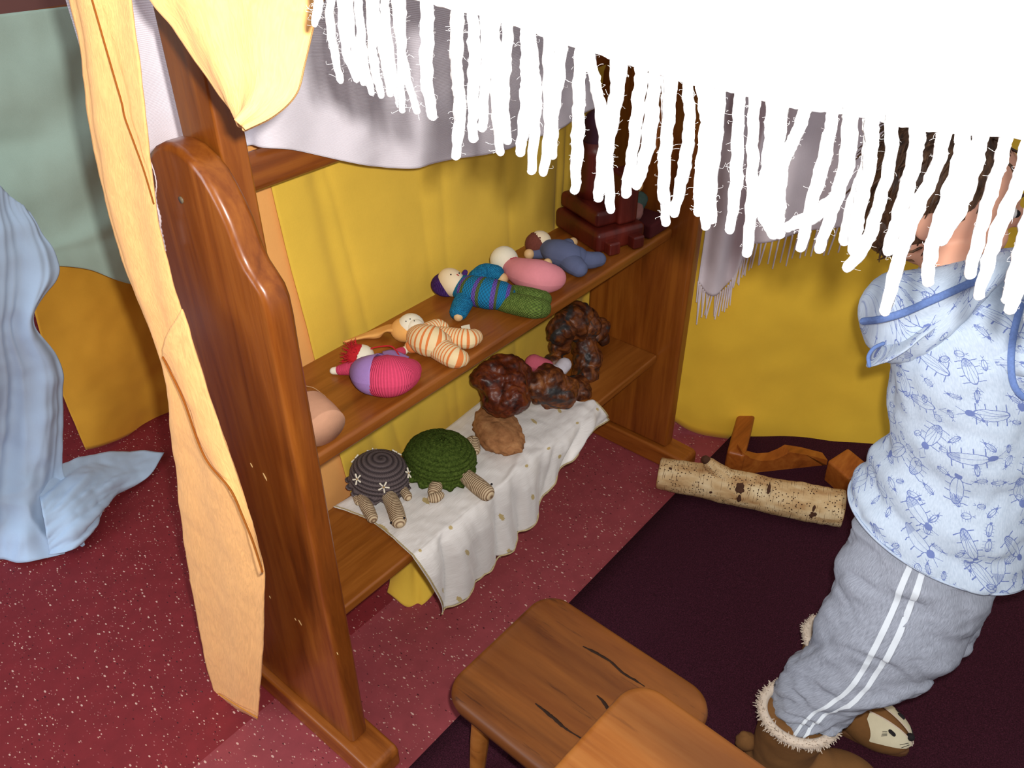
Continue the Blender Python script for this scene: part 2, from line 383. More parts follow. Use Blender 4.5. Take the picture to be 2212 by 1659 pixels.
# white muslin over the top rail
bot = [P(270, 420, y=.35), P(392, 385, y=.33), P(500, 326, y=.26), P(590, 317, y=.193), P(740, 347, y=.186), P(850, 364, y=.178), P(950, 352, y=.174), P(1100, 320, y=.172), P(1200, 281, y=.172), P(1290, 232, y=.172)]
mid = [V(p.x - .0, p.y + .01, 1.25) for p in bot]; top = [V(p.x, .02 + p.y, 1.7) for p in bot]
c = cloth('muslin_sheet', [top, mid, [b.lerp(mm, .35) for b, mm in zip(bot, mid)], bot], 150, 90, m_muslin, None, lambda u, v, p: .004 * WAVE(u, 7, 3 * v) * (.4 + v) + .004 * fb(p, 9) * v)
tag(c, 'white ribbed muslin sheet hanging over the rail above the dolls', 'cloth')
# peach cloth strip behind the shelves at the near end
rows = [[V(-.0 + .17 * k / 3, .285 + .003 * math.sin(k), z) for k in range(4)] for z in (1.06, .8, .4, .02)]
for r in rows: r[-1].x += (1.0 - r[-1].z) * .09 + .03
for k, zz in enumerate((.98, .995, 1.03, 1.06)): rows[0][k].z = zz
rows[0][3].x += .03
c = cloth('peach_backcloth', rows, 40, 60, m_peach_plain, None, lambda u, v, p: .004 * WAVE(u, 2) + .002 * fb(p, 12))
tag(c, 'narrow peach cloth behind the near end of the shelves', 'cloth')
# yellow cloth behind the shelves
def yl(u, v, p):
    return .009 * mn.noise(Vector((u * 6 + .5 * v, v * .7, 2.))) + .0015 * fb(p, 9) + sum(a * math.exp(-abs((u - c - k * v) / w_)) for c, k, w_, a in ((.10, .16, .012, .005), (.33, .05, .03, .004), (.41, -.04, .016, .003), (.60, .07, .02, .004), (.82, -.03, .012, .010), (.86, -.06, .008, .010), (.90, -.02, .007, .008))) + .006 * math.exp(-((u - .09 - .05 * v) / .02) ** 2) + .012 * math.exp(-((u - .97) / .03) ** 2)
rows = []
for z, yy in ((1.0, .277), (.9, .278), (.6, .278), (.32, .276), (.20, .272), (.10, .258), (.02, .22)):
    x0 = .180 + max(0, .9 - z) * .085
    rows.append([V(x0 + ((1.05 if z > .15 else .98) - x0) * k / 10, yy, z) for k in range(11)])
for i, (a, b) in enumerate(((0, 0), (0, 0), (0, 0), (0, 0), (.02, 0), (.05, .0), (.085, 0))):
    for k in range(0, 4): rows[i][k].y -= a * (1 - k / 4)
rows[-1][0] = P(838, 1278, z=.03); rows[-1][1] = P(882, 1312, z=.002); rows[-1][2] = P(935, 1286, z=.01)
c = cloth('yellow_backcloth', rows, 170, 110, m_yellow, None, yl)
tag(c, 'bright yellow cotton cloth hanging in folds behind both shelves', 'cloth')
# second yellow cloth behind the child
def yel(u, v): # plane through (1.13,.04) and (1.43,-.40)
    n = V(.44, .30, 0); r = (FV * FPX + RV * (u - 1106) - UV_ * (v - 829.5)) / FPX
    return CAM + r * (n.dot(V(1.13, .04, 0) - CAM) / n.dot(r))
hem = [yel(*q) for q in ((1452, 912), (1500, 934), (1600, 946), (1700, 962), (1800, 970), (1900, 966), (2020, 955), (2150, 952), (2290, 965), (2480, 990), (2700, 1010))]
rows = [[V(h.x, h.y, z) for h in hem] for z in (1.05, .75, .4)] + [hem]
c = cloth('yellow_curtain', rows, 110, 60, m_yellow2, None, lambda u, v, p: .009 * WAVE(u, 3.2, 1.4) * (1 - .4 * v) + .006 * fb(p, 5) + .004 * math.exp(-((v - .9) / .05) ** 2))
tag(c, 'deep yellow cotton cloth hanging behind the child', 'cloth')
# lilac white scarf with fringe at the far end
sca = empty('fringed_scarf', yel(1555, 640), 'off-white fringed scarf hanging beside the far side board', 'scarf')
off = V(-.44, -.30, 0).normalized() * .03
bt = [yel(*q) + off for q in ((1506, 596), (1522, 618), (1548, 620), (1572, 600), (1592, 560), (1610, 526), (1640, 510), (1700, 498), (1760, 484), (1830, 470), (1930, 452))]
rows = [[V(b.x, b.y, z) for b in bt] for z in (1.15, .9)] + [[b.lerp(V(b.x, b.y, .9), .3) for b in bt], bt]
cloth('scarf_body', rows, 110, 50, m_scarf, sca, lambda u, v, p: .012 * WAVE(u, 4.2, .6) * (1 - .3 * v) + .003 * fb(p, 8))
cb = crom(bt, 46)
for i, b in enumerate(cb):
    L = random.uniform(.055, .075) if i > 2 else .05
    if i in (1, 2): L = .10
    j = V(random.uniform(-.008, .008), random.uniform(-.006, .006), 0)
    tube('fringe_strand', [b, b + V(0, 0, -L * .5) + j * .5, b + V(0, 0, -L) + j], [.0022, .002, .0016], m_scarf_yarn, sca, 6, 6)

# peach drape along the near side board (hangs from above nearly to the floor)
Lft = [(146, -30), (170, 100), (200, 320), (245, 520), (290, 640), (330, 740), (358, 830), (370, 950), (385, 1050), (400, 1170), (420, 1290), (441, 1395), (452, 1450), (466, 1500)]
Rgt = [(282, -30), (300, 100), (320, 250), (330, 360), (350, 500), (380, 620), (418, 745), (452, 855), (490, 965), (528, 1080), (556, 1180), (568, 1260), (566, 1400), (555, 1556)]
N_ = len(Lft); rows = []
for i, (a, b) in enumerate(zip(Lft, Rgt)):
    xx = -.062 - .05 * i / (N_ - 1)
    A, B = P(*a, x=xx), P(*b, x=xx + .004)
    rows.append([A.lerp(B, t) + V(-.012 * math.sin(math.pi * t) * (1 - .9 * i / (N_ - 1)), 0, 0) for t in (0, .33, .66, 1)])
drape = empty('peach_drape', P(510, 1530, x=-.112), 'long peach crepe cloth hanging down along the near side board', 'cloth')
cloth('drape_cloth', rows, 40, 150, m_peach, drape, lambda u, v, p: .0035 * WAVE(u, 1.6, 5 * v) * (1 - .6 * v) + .002 * fb(p, 14), .002)
sm = [(352, 772), (366, 800), (398, 868), (428, 955), (452, 1003), (498, 1058), (525, 1118), (547, 1172), (567, 1235)]
rr = [(392, 668), (412, 724), (442, 822), (472, 912), (496, 980), (528, 1078), (546, 1140), (558, 1188), (568, 1240)]
rows = []
for i, (a, b) in enumerate(zip(sm, rr)):
    xx = -.090 - .022 * i / 8 - .008
    A, B = P(*a, x=xx), P(*b, x=xx + .010); rows.append([A, A.lerp(B, .5) + V(-.006, 0, 0), B])
cloth('drape_fold', rows, 20, 60, m_peach, drape, lambda u, v, p: .002 * fb(p, 18), .002)
tube('hem_stitch', [P(*q, x=-.1015 - .0225 * i / 8) for i, q in enumerate(sm)], .0014, m_seam, drape, 6, 60)
tube('hem_stitch', [P(*q, x=-.0775) for q in ((199, 0), (222, 80), (245, 160), (263, 222), (270, 255), (290, 310), (312, 372), (332, 440))], .0009, m_seam, drape, 6, 50)
tube('hem_stitch', [P(*q, x=-.1150) for q in ((471, 1498), (512, 1524), (556, 1550))], .0009, m_gold_seam, drape, 6, 12)
# thin white fringe yarns hanging beside the drape
yr = empty('white_yarn_tuft', P(345, 480, x=-.05), 'thin white twisted yarn end hanging at the edge of the peach drape', 'yarn')
tube('yarn_strand', [P(*q, x=-.050) for q in ((326, 350), (334, 375), (338, 400), (336, 425), (340, 460), (345, 490), (350, 515), (356, 540))], [.0006, .0007, .0008, .001, .0016, .002, .0022, .0018], m_scarf_yarn, yr, 6, 40, fold=lambda L, th, p: .35 * math.sin(L * 900 + th))
tube('yarn_strand', [P(*q, x=-.0505) for q in ((338, 440), (346, 475), (344, 505), (352, 530))], [.001, .0016, .0018, .001], m_scarf_yarn, yr, 6, 30, fold=lambda L, th, p: .35 * math.sin(L * 900 + th))

# bright peach corner at the top, close to the camera
Lf = [(300, -60), (325, 0), (365, 55), (410, 120), (455, 185), (495, 240), (528, 279)]
Rt = [(712, -60), (697, 0), (676, 55), (657, 135), (638, 203), (590, 250), (530, 280)]
rows = []
for i, (a, b) in enumerate(zip(Lf, Rt)):
    A, B = P(*a, d=.70), P(*b, d=.66)
    rows.append([A.lerp(B, t) + FV * (-.02 * math.sin(math.pi * t)) for t in (0, .33, .66, 1)])
c = empty('peach_corner_cloth', P(530, 278, d=.68), 'peach crepe cloth corner hanging into view at the top left', 'cloth')
cloth('cloth_corner', rows, 60, 60, m_peach, c, lambda u, v, p: .002 * WAVE(u, 2.2, 2 * v) + .0015 * fb(p, 20), .002)
tube('hem_edge', [P(*q, d=.663 + .003 * i) - FV * .002 for i, q in enumerate(Rt[1:])], .0022, m_peach, c, 8, 40)

# white fringed cloth in the foreground
DF = .56
fr = empty('fringed_white_cloth', P(1400, 150, d=DF), 'white woollen cloth with long knotted fringe hanging close in the foreground', 'cloth')
HEM = [(676, -62), (720, -40), (800, -22), (900, -6), (985, 16), (1040, 28), (1100, 46), (1150, 62), (1205, 84), (1290, 110), (1350, 130), (1420, 152), (1500, 180), (1555, 186), (1620, 204), (1700, 224), (1760, 234), (1830, 242), (1910, 258), (1980, 274), (2060, 282), (2140, 288), (2240, 296), (2330, 302), (2450, 308), (2600, 312), (2760, 312)]
hp = [P(*q, d=DF) for q in HEM]
rows = [[h + V(-.05, -.02, .42) for h in hp], [h + V(-.01, 0, .14) for h in hp], hp]
cloth('cloth_body', rows, 200, 24, m_white, fr, lambda u, v, p: .004 * WAVE(u, 6) * (1 - v) + .0012 * fb(p, 60) * v, .003)
tube('hem_cord', [h for h in hp], .0022, m_yarn, fr, 8, 200, fold=lambda L, th, p: .5 * fb(p, 260, 2))
STR = [((690, -10), (684, 30), (680, 52)), ((716, -8), (712, 40), (724, 120), (735, 174)), ((735, -15), (740, 60), (752, 125), (770, 172)), ((752, -15), (757, 60), (770, 120), (785, 178)), ((771, -15), (779, 60), (785, 130), (803, 200)),
       ((797, -12), (803, 80), (808, 140), (823, 206)), ((810, -10), (815, 60), (830, 130), (843, 203)), ((833, -10), (832, 40), (845, 140), (863, 226)), ((868, -10), (868, 90), (866, 180), (869, 238)), ((853, -10), (863, 80), (880, 170), (901, 240)),
       ((922, -6), (922, 90), (922, 180), (935, 250)), ((985, 14), (984, 120), (992, 220), (985, 336)), ((992, 18), (987, 150), (996, 240), (988, 320)), ((1021, 26), (1025, 120), (1022, 200), (1022, 299)), ((1048, 30), (1050, 120), (1046, 200), (1042, 276)),
       ((1068, 42), (1070, 130), (1072, 240), (1081, 328)), ((1098, 50), (1092, 140), (1088, 230), (1097, 303)), ((1138, 64), (1138, 150), (1136, 230), (1124, 329)), ((1146, 70), (1152, 150), (1158, 220), (1148, 368)), ((1186, 82), (1186, 180), (1188, 270), (1174, 372)), ((1212, 90), (1208, 170), (1196, 250), (1194, 335)),
       ((1253, 100), (1251, 200), (1247, 310), (1242, 410)), ((1270, 106), (1288, 190), (1306, 290), (1319, 452)), ((1328, 122), (1330, 200), (1308, 310), (1292, 427)), ((1345, 130), (1334, 210), (1318, 300), (1300, 410)),
       ((1388, 146), (1378, 230), (1366, 330), (1352, 418)), ((1414, 152), (1408, 240), (1398, 320), (1376, 400)), ((1437, 158), (1443, 240), (1436, 370), (1438, 480)), ((1450, 164), (1444, 260), (1434, 340), (1432, 430)), ((1484, 176), (1490, 260), (1478, 360), (1457, 460)),
       ((1516, 184), (1526, 260), (1512, 380), (1508, 458)), ((1530, 184), (1532, 290), (1520, 400), (1524, 488)), ((1556, 188), (1550, 290), (1538, 390), (1538, 474)), ((1598, 200), (1594, 280), (1590, 390), (1577, 496)), ((1630, 206), (1626, 300), (1625, 420), (1614, 546)),
       ((1668, 218), (1664, 310), (1652, 420), (1650, 470), (1672, 506)), ((1742, 232), (1716, 300), (1690, 360), (1682, 450), (1684, 506)), ((1690, 222), (1680, 320), (1664, 430), (1668, 505)),
       ((1800, 240), (1779, 348), (1750, 450), (1730, 534)), ((1836, 246), (1827, 348), (1806, 430), (1770, 537)), ((1842, 246), (1832, 350), (1802, 425), (1756, 466), (1702, 490)),
       ((1882, 254), (1875, 348), (1842, 440), (1824, 520)), ((1884, 254), (1880, 348), (1858, 440), (1843, 541)), ((1926, 262), (1922, 348), (1893, 460), (1868, 530), (1832, 578)),
       ((1982, 276), (1974, 348), (1944, 460), (1918, 541)), ((2040, 282), (2027, 348), (1985, 440), (1948, 540), (1912, 672)), ((2082, 286), (2074, 348), (2042, 450), (2012, 540), (2004, 608)),
       ((2118, 289), (2108, 348), (2078, 440), (2034, 520)), ((2172, 292), (2162, 348), (2130, 450), (2095, 592)), ((2222, 297), (2205, 380), (2155, 500), (2114, 638)),
       ((2262, 300), (2236, 420), (2200, 560), (2176, 646)), ((2294, 302), (2256, 450), (2214, 590), (2182, 668)), ((2330, 302), (2290, 450), (2250, 590), (2226, 690))]
for k in range(11):
    u0 = 2368 + 38 * k; STR.append(((u0, 306), (u0 - 30 + random.uniform(-6, 6), 420), (u0 - 62, 540), (u0 - 96 + random.uniform(-10, 10), 660 + random.uniform(-25, 25))))
for i, s in enumerate(STR):
    dd = DF + random.uniform(-.006, .006)
    pts = [P(*q, d=dd) for q in s]; th = random.uniform(.0026, .0030) if s[0][0] < 880 else random.uniform(.0036, .0042) if s[0][0] < 1240 else random.uniform(.0040, .0046) if s[0][0] < 1790 else random.uniform(.0044, .0050)
    sd = random.uniform(0, 50)
    tube('fringe_strand', [pts[0] + V(0, 0, .006)] + pts, [th * 1.15] + [th * random.uniform(.9, 1.15) for _ in pts[:-1]] + [th * .8], m_yarn, fr, 10, 46, fold=lambda L, t, p, sd=sd: .10 * math.sin(L * 330 + t + sd) + .20 * fb(p, 320, 2, sd))
# loose fibres of the fringe: countless
J = ([], [], [])
for s in STR:
    for _ in range(34):
        t = random.random() * (len(s) - 1); k = min(int(t), len(s) - 2); f = t - k
        b = P(s[k][0] + (s[k + 1][0] - s[k][0]) * f, s[k][1] + (s[k + 1][1] - s[k][1]) * f, d=DF)
        q = b + Vector((random.gauss(0, 1), random.gauss(0, 1), random.gauss(0, 1))).normalized() * random.uniform(.0050, .0072)
        e = q + Vector((random.gauss(0, 1), random.gauss(0, 1), random.gauss(0, 1))) * .0016
        tube('', [b, q, e], .00010, None, None, 3, 5, 'none', join=J)
o = mobj('loose_fibres', J[0], J[1], m_yarn, fr, True); o['kind'] = 'stuff'

# cloths in the background on the left
def bgc(name, L, mat, label, nu=80, nv=80, fold=None, **k):
    o = cloth(name, L, nu, nv, mat, None, fold, **k); return tag(o, label, 'cloth')
GR = [[V(x, 1.16, z) for x, z in ((-.75, 1.06), (-.3, 1.05), (.10, 1.045), (.25, 1.04), (.34, 1.036), (.47, 1.03), (.8, 1.03), (1.1, 1.04))],
      [V(x, 1.13, .84) for x in (-.75, -.3, .10, .25, .34, .47, .8, 1.1)],
      [V(x, 1.10, .61) for x in (-.75, -.3, .08, .22, .32, .47, .8, 1.1)],
      [P(-560, 520, y=1.08), P(-300, 545, y=1.08)] + [P(u, v, y=1.08) for u, v in ((-40, 566), (80, 572), (190, 582), (285, 614), (470, 640), (760, 600))]]
bgc('sage_cloth', GR, m_sage, 'thin sage green muslin cloth hanging at the back left', 110, 110, lambda u, v, p: .008 * math.sin(22 * (v + .55 * (u - .35) ** 2 * 4)) * math.exp(-((v - .45) / .3) ** 2) + .012 * math.exp(-((v - .30 - .25 * u) / .035) ** 2) * max(0, 1 - abs(u - .28) * 6) + .004 * fb(p, 6))
rk = empty('added_cloth_rack', V(.2, 1.2, 0), 'plain wooden rack added unseen to carry the sage, golden and blue cloths', 'rack')  # added support, hidden behind the cloths
box('rail', (-.8, 1.185, 1.0), (1.15, 1.215, 1.03), m_shelf, rk, .006)
for x0 in (-.8, 1.11): box('post', (x0, 1.185, 0), (x0 + .04, 1.215, 1.0), m_shelf, rk, .004); box('added_rack_foot', (x0, 1.08, 0), (x0 + .04, 1.32, .03), m_shelf, rk, .004)
GO = [[P(u, v, y=1.17) for u, v in ((60, 520), (140, 520), (240, 520), (330, 520), (450, 520), (640, 500))],
      [P(u, v, y=1.15) for u, v in ((70, 640), (160, 660), (250, 670), (340, 690), (450, 690), (640, 660))],
      [P(u, v, y=1.15) for u, v in ((110, 780), (170, 800), (250, 810), (345, 810), (450, 800), (640, 770))],
      [P(u, v, y=1.16) for u, v in ((186, 972), (235, 952), (290, 936), (360, 917), (450, 900), (640, 860))]]
bgc('golden_cloth', GO, m_gold, 'golden yellow cotton cloth hanging below the sage green cloth', 70, 70, lambda u, v, p: .014 * math.sin(9 * (u + .35 * v)) * v + .006 * fb(p, 6))
BL = [[P(u, v, y=1.02) for u, v in ((-420, 300), (-160, 330), (-90, 350), (-30, 380), (20, 420), (60, 460))],
      [P(u, v, y=.98) for u, v in ((-420, 520), (-160, 540), (-80, 560), (0, 570), (70, 580), (128, 578))],
      [P(u, v, y=.98) for u, v in ((-420, 710), (-160, 720), (-80, 720), (0, 720), (50, 700), (74, 690))],
      [P(u, v, y=1.0) for u, v in ((-420, 850), (-160, 860), (-70, 860), (20, 840), (90, 810), (138, 800))],
      [P(u, v, y=1.0) for u, v in ((-420, 990), (-160, 980), (-70, 990), (20, 990), (90, 985), (140, 990))],
      [P(u, v, y=.96) for u, v in ((-420, 1100), (-160, 1080), (-70, 1090), (20, 1090), (90, 1080), (160, 1060))],
      [P(u, v, z=.012) for u, v in ((-420, 1210), (-160, 1200), (-60, 1218), (30, 1218), (120, 1200), (182, 1175))]]
bl = empty('blue_cloth', P(30, 1218, z=.0), 'pale blue cotton cloth hanging at the left and bunching on the floor', 'cloth')
cloth('hanging_cloth', BL, 110, 130, m_blue, bl, lambda u, v, p: .016 * math.sin(16 * (u + .25 * v) + 2) * (.35 + .65 * v) + .012 * fb(p, 7) + .020 * abs(mn.noise(Vector((u * 9 + 1.2 * v, v * 1.6, 3.)))) + .022 * abs(mn.noise(Vector((u * 7 + v * 3, v * 12, 5.)))) * min(1, max(0, v - .66) * 6))
BT = [[P(u, v, z=zz) for u, v, zz in ((80, 1040, .10), (150, 1005, .08), (215, 985, .05), (290, 977, .02), (355, 978, .012))],
      [P(u, v, z=zz) for u, v, zz in ((90, 1100, .10), (160, 1060, .09), (220, 1040, .06), (280, 1030, .03), (318, 1032, .012))],
      [P(u, v, z=zz) for u, v, zz in ((100, 1150, .06), (160, 1120, .07), (205, 1100, .05), (225, 1085, .03), (240, 1075, .012))],
      [P(u, v, z=zz) for u, v, zz in ((110, 1195, .012), (150, 1190, .02), (185, 1165, .02), (205, 1130, .02), (226, 1090, .012))]]
cloth('cloth_end', BT, 50, 50, m_blue, bl, lambda u, v, p: (.026 * abs(mn.noise(Vector((u * 3 + 1.5 * v, v * 5 + u * 2, 6.)))) + .004 * abs(mn.noise(Vector((u * 8, v * 10, 9.))))) * min(1, (1 - u) * 2.5) * -1 + .003 * fb(p, 12))
# ================================================================ ON THE LOWER SHELF
# white silk with gold sprigs
M_ = Mat('white_silk', .42, .5); uv = M_.co('UV')
vn = M_.voro(M_.scale(uv, 1, 1, 1), 11, None, rnd=.5, dim='2D'); loc = M_.sep(uv); cp = M_.sep(S(M_.nt, vn.outputs['Position']))
lx, ly = loc[0] - cp[0], loc[1] - cp[1]; e = ((lx / .0065).pw(2) + (ly / .0135).pw(2)).sqrt() + M_.noise(uv, 420, 2) * .9
n = M_.noise(M_.scale(uv, 40, 900, 1), 1, 3)
M_.color(M_.mix(e.lt(1.1), M_.ramp(n, [(.3, lin(212, 206, 200)), (.7, lin(236, 233, 229))]), lin(190, 168, 112))).bump(n, .12, .001); M_.b.inputs['Sheen Weight'].default_value = .3
m_silk = M_.m
m_trim = plain('gold_trim', lin(176, 158, 116), .6, .3, 400, .4)
silk = empty('silk_cloth', V(.45, .1, .312), 'white silk cloth with gold sprigs draped over the lower shelf edge', 'cloth')
bk = crom([P(u, v, z=.3155) for u, v in ((720, 1095), (800, 1045), (900, 975), (1000, 898), (1045, 863))] + [V(.66, .235, .316), V(.715, .155, .318), P(1243, 868, z=.319)], 9)
ft = crom([P(u, v, z=.3165) for u, v in ((886, 1197), (950, 1146), (1030, 1082), (1110, 1018), (1180, 962), (1240, 912), (1292, 871))], 9)
hm = crom([P(u, v, y=.038) for u, v in ((948, 1320), (1020, 1250), (1085, 1185), (1145, 1110), (1195, 1030), (1240, 965), (1310, 905))], 9)
rows = []
for i in range(9):
    b, f, h = bk[i], ft[i], hm[i]
    f = V(f.x, .048, .318); m1 = b.lerp(f, .5)
    if i == 0: m1 = P(800, 1126, z=.3155)
    rows.append([b, m1, f + V(0, .012, .0005), V(f.x, .041, .306), V((f.x + h.x) / 2, .040, (.30 + h.z) / 2), h])
rows = [[rows[j][i] for j in range(9)] for i in range(6)]
def sf(u, v, p):
    hang = min(1, max(0, (v - .5) / .2)); flat = 1 - hang
    a = .030 * abs(mn.noise(Vector((u * 9 + 2.5 * v, v * 1.2, 1.3)))) * hang * 1.4 + .007 * abs(mn.noise(Vector((u * 24 + 3 * v, v * 2, 4.)))) * hang
    return -a - flat * (.0045 * abs(fb(p, 16)) + .004 * math.exp(-((u - .55 - .1 * math.sin(8 * v)) / .03) ** 2)) * (0 if v < .02 else 1)
so = cloth('silk', rows, 130, 90, m_silk, silk, sf, .0012)
me = so.data; nv_, nu_ = 90, 130
def sp(i, j): return Vector(me.vertices[i * nu_ + j].co) + Vector((-.0012, -.0016, .0006)) + Vector(silk.location) + Vector(so.location)
tube('gold_trim', [sp(i, 1) for i in range(0, 90, 3)] , .0016, m_trim, silk, 6, 90)
tube('gold_trim', [sp(89, j) for j in range(0, 130, 3)] + [sp(89, 129)], .0016, m_trim, silk, 6, 150)
tube('gold_trim', [sp(i, 129) for i in range(40, 90, 3)], .0016, m_trim, silk, 6, 50)

# crocheted turtles
def crochet(name, c, c2, sc_=1.):
    M_ = Mat(name, .95, .1); uv = M_.co('UV'); x = M_.sep(uv)
    st = ((x[0] * (2 * math.pi * 60 * sc_) + (x[1] * 62).sin() * 3.).sin() * .2 + .6) * ((x[1] * 62 + x[0] * 6.283).sin() * .5 + .7)
    M_.color(M_.ramp(st + M_.noise(M_.co(), 500, 2) * .3 - .15, [(.1, c2), (.6, c)])).bump(st, .7, .0015); return M_.m
m_beige_cro = None
def beige_crochet():
    M_ = Mat('beige_crochet', .95, .1); x = M_.sep(M_.co('UV'))
    rows_ = (x[1] * 1500).sin(); st = (x[0] * (2 * math.pi * 18) + rows_ * 1.2).sin()
    h = (rows_ * .5 + .5) * (st * .04 + .96)
    M_.color(M_.ramp(h + M_.noise(M_.co(), 700, 2) * .3 - .15, [(.05, lin(128, 100, 76)), (.6, lin(206, 184, 150))])).bump(h, .8, .0015); return M_.m
m_beige_cro = beige_crochet(); m_black = plain('black_thread', lin(30, 26, 28), .8)
def shell(name, parent, base, R, H, tilt, mat, seed, fuzz=0.):
    n, m_ = 96, 40; vs = []; fs = []; uvs = []
    for i in range(m_ + 1):
        t = i / m_
        if t < .86:
            a = t / .86 * math.pi * .56; r = R * math.sin(a) ** .9 if a < math.pi / 2 else R * (1 - .06 * (a - math.pi / 2)); z = H * (.30 + .70 * math.cos(a))
            if a > math.pi / 2: z = H * (.30 + .9 * math.cos(a))
        else:
            q = (t - .86) / .14; r = R * (.985 + .10 * q); z = H * (.13 - .16 * q)
        for j in range(n + 1):
            th = 2 * math.pi * j / n
            rr = r + (.0016 * math.sin(t * 62 + th) if t < .86 else 0) * (R / .06)
            zz = z + (.0006 * math.sin(t * 62 + th))
            if t >= .86: rr += .0045 * ((t - .86) / .14) * math.sin(th * 17); zz += .003 * ((t - .86) / .14) * math.cos(th * 17)
            p = V(rr * math.cos(th), rr * math.sin(th), zz)
            if fuzz: p += V(*[random.uniform(-1, 1) for _ in range(3)]) * fuzz * (1 if j < n else 0)
            if j == n: p = vs[i * (n + 1)] - base - Vector((0, 0, 0)) if False else p
            vs.append(base + tilt @ p); uvs.append((j / n, t))
    for i in range(m_ + 1): vs[i * (n + 1) + n] = vs[i * (n + 1)]
    fs = [(i * (n + 1) + j, (i + 1) * (n + 1) + j, (i + 1) * (n + 1) + j + 1, i * (n + 1) + j + 1) for i in range(m_) for j in range(n)]
    o = mobj(name, vs, fs, mat, parent, True, uvs); s = o.modifiers.new('t', 'SOLIDIFY'); s.thickness = .003; return o
SZ = .3195
tb = P(820, 1046, z=SZ)
t1 = empty('crochet_turtle', tb, 'dark grey crocheted turtle with white stitched flowers on its shell', 'toy turtle')
tl = Matrix.Rotation(.16, 3, Vector((.5, .8, 0)))
sh = shell('shell', t1, tb + V(0, 0, .006), .056, .058, tl, crochet('charcoal_crochet', lin(104, 92, 92), lin(58, 50, 52)), 1)
m_petal = plain('white_thread', lin(232, 224, 204), .8); m_yc = plain('tan_thread', lin(176, 140, 80), .8)
def shell_pt(base, R, H, tilt, th, a):
    p = V(R * math.sin(a) ** .9 * math.cos(th), R * math.sin(a) ** .9 * math.sin(th), H * (.30 + .70 * math.cos(a))); n = V(p.x / R ** 2, p.y / R ** 2, (p.z - .3 * H) / (.7 * H) ** 2).normalized()
    return base + tilt @ p, (tilt @ n)
ang0 = math.atan2(-.6, -.75)
for th, a in ((ang0 + .25, 1.2), (ang0 - .75, 1.2), (ang0 + 1.45, 1.15), (ang0 + 2.6, .95), (ang0 - 1.9, 1.2), (ang0 + 3.6, 1.2)):
    c0, nn = shell_pt(tb + V(0, 0, .006), .0585, .0605, tl, th, a); t_ = nn.cross(V(0, 0, 1)).normalized(); b_ = nn.cross(t_)
    for k in range(5):
        q = 2 * math.pi * k / 5 + th; dr = t_ * math.cos(q) + b_ * math.sin(q)
        tube('flower_petal', [c0 + dr * .003, c0 + dr * .0095], [.0014, .0018], m_petal, sh, 6, 5)
    ball('flower_centre', c0, .0018, m_yc, sh, 8, 6)
def limb(par, name, pts, rads, z): return tube(name, [P(u, v, z=z + r * .9) for (u, v), r in zip(pts, rads)], list(rads), m_beige_cro, par, 20, 24)
h1 = limb(t1, 'head', ((835, 1062), (852, 1096), (861, 1124)), (.013, .0150, .0145), SZ)
for u, v in ((845, 1129), (873, 1119)): ball('eye', P(u, v, z=SZ + .022), .0022, m_black, h1, 8, 6)
limb(t1, 'leg', ((782, 1078), (793, 1096), (804, 1118)), (.010, .012, .0105), SZ)
limb(t1, 'leg', ((768, 1068), (774, 1084)), (.007, .007), SZ)
limb(t1, 'leg', ((872, 1060), (880, 1072)), (.009, .009), SZ)
tb2 = P(950, 1010, z=SZ)
t2 = empty('crochet_turtle', tb2, 'green felted crochet turtle with beige head and flippers', 'toy turtle')
M_ = Mat('green_felt_crochet', .98, .05); x = M_.sep(M_.co('UV')); rg = (x[1] * 62).sin()
M_.color(M_.ramp(M_.noise(M_.co(), 260, 4) + rg * .08, [(.3, lin(48, 60, 22)), (.55, lin(72, 90, 36)), (.8, lin(96, 112, 50))])).bump(M_.noise(M_.co(), 500, 3) + rg * .2, .9, .003); M_.b.inputs['Sheen Weight'].default_value = .0
shell('shell', t2, tb2 + V(0, 0, .008), .069, .060, Matrix.Rotation(.14, 3, Vector((.6, .8, 0))), M_.m, 2, .0008)
h2 = limb(t2, 'head', ((998, 1022), (1030, 1048), (1050, 1064)), (.014, .0165, .0160), SZ)
for u, v in ((1042, 1060), (1062, 1046)): ball('eye', P(u, v, z=SZ + .024), .0022, m_black, h2, 8, 6)
limb(t2, 'leg', ((945, 1030), (942, 1048), (938, 1062)), (.010, .013, .0125), SZ)
tube('leg', [P(u, v, z=SZ + .012) for u, v in ((934, 1076), (943, 1074), (951, 1070))], [.009, .010, .008], m_beige_cro, t2, 16, 16)
limb(t2, 'leg', ((1012, 962), (1022, 955), (1026, 972)), (.012, .013, .011), SZ)
limb(t2, 'leg', ((890, 1022), (880, 1036)), (.010, .009), SZ)

# weathered stone
M_ = Mat('tan_sandstone', .85, .25); o_ = M_.co(); n = M_.noise(M_.scale(o_, 30, 30, 90, (.3, .2, 0)), 1, 5, .65)
M_.color(M_.ramp(n * .6 + M_.noise(o_, 60, 4) * .4, [(.3, lin(110, 70, 40)), (.5, lin(158, 108, 68)), (.7, lin(186, 138, 92))])).bump(n, .7, .003); m_stone = M_.m
def rockmesh(name, c, a, b, h, mat, parent, s1, amp, seed, n=64, m=40):
    return ball(name, c, [a, b, h], mat, parent, n, m, lambda p, d: amp * fb(p, s1, 4, seed) + amp * .35 * fb(p, s1 * 3.5, 3, seed + 9))
e1 = (P(1126, 968, z=.34) - P(1036, 884, z=.34)) / 2 * 1.06; e2 = (P(1108, 892, z=.34) - P(1036, 955, z=.34)) / 2
st = rockmesh('sandstone_rock', P(1078, 930, z=.338), e1 * .98, e2 * .88, V(0, 0, .024), m_stone, None, 22, .16, 3)
tag(st, 'tan flat weathered stone lying on the white silk beside the green turtle', 'stone')

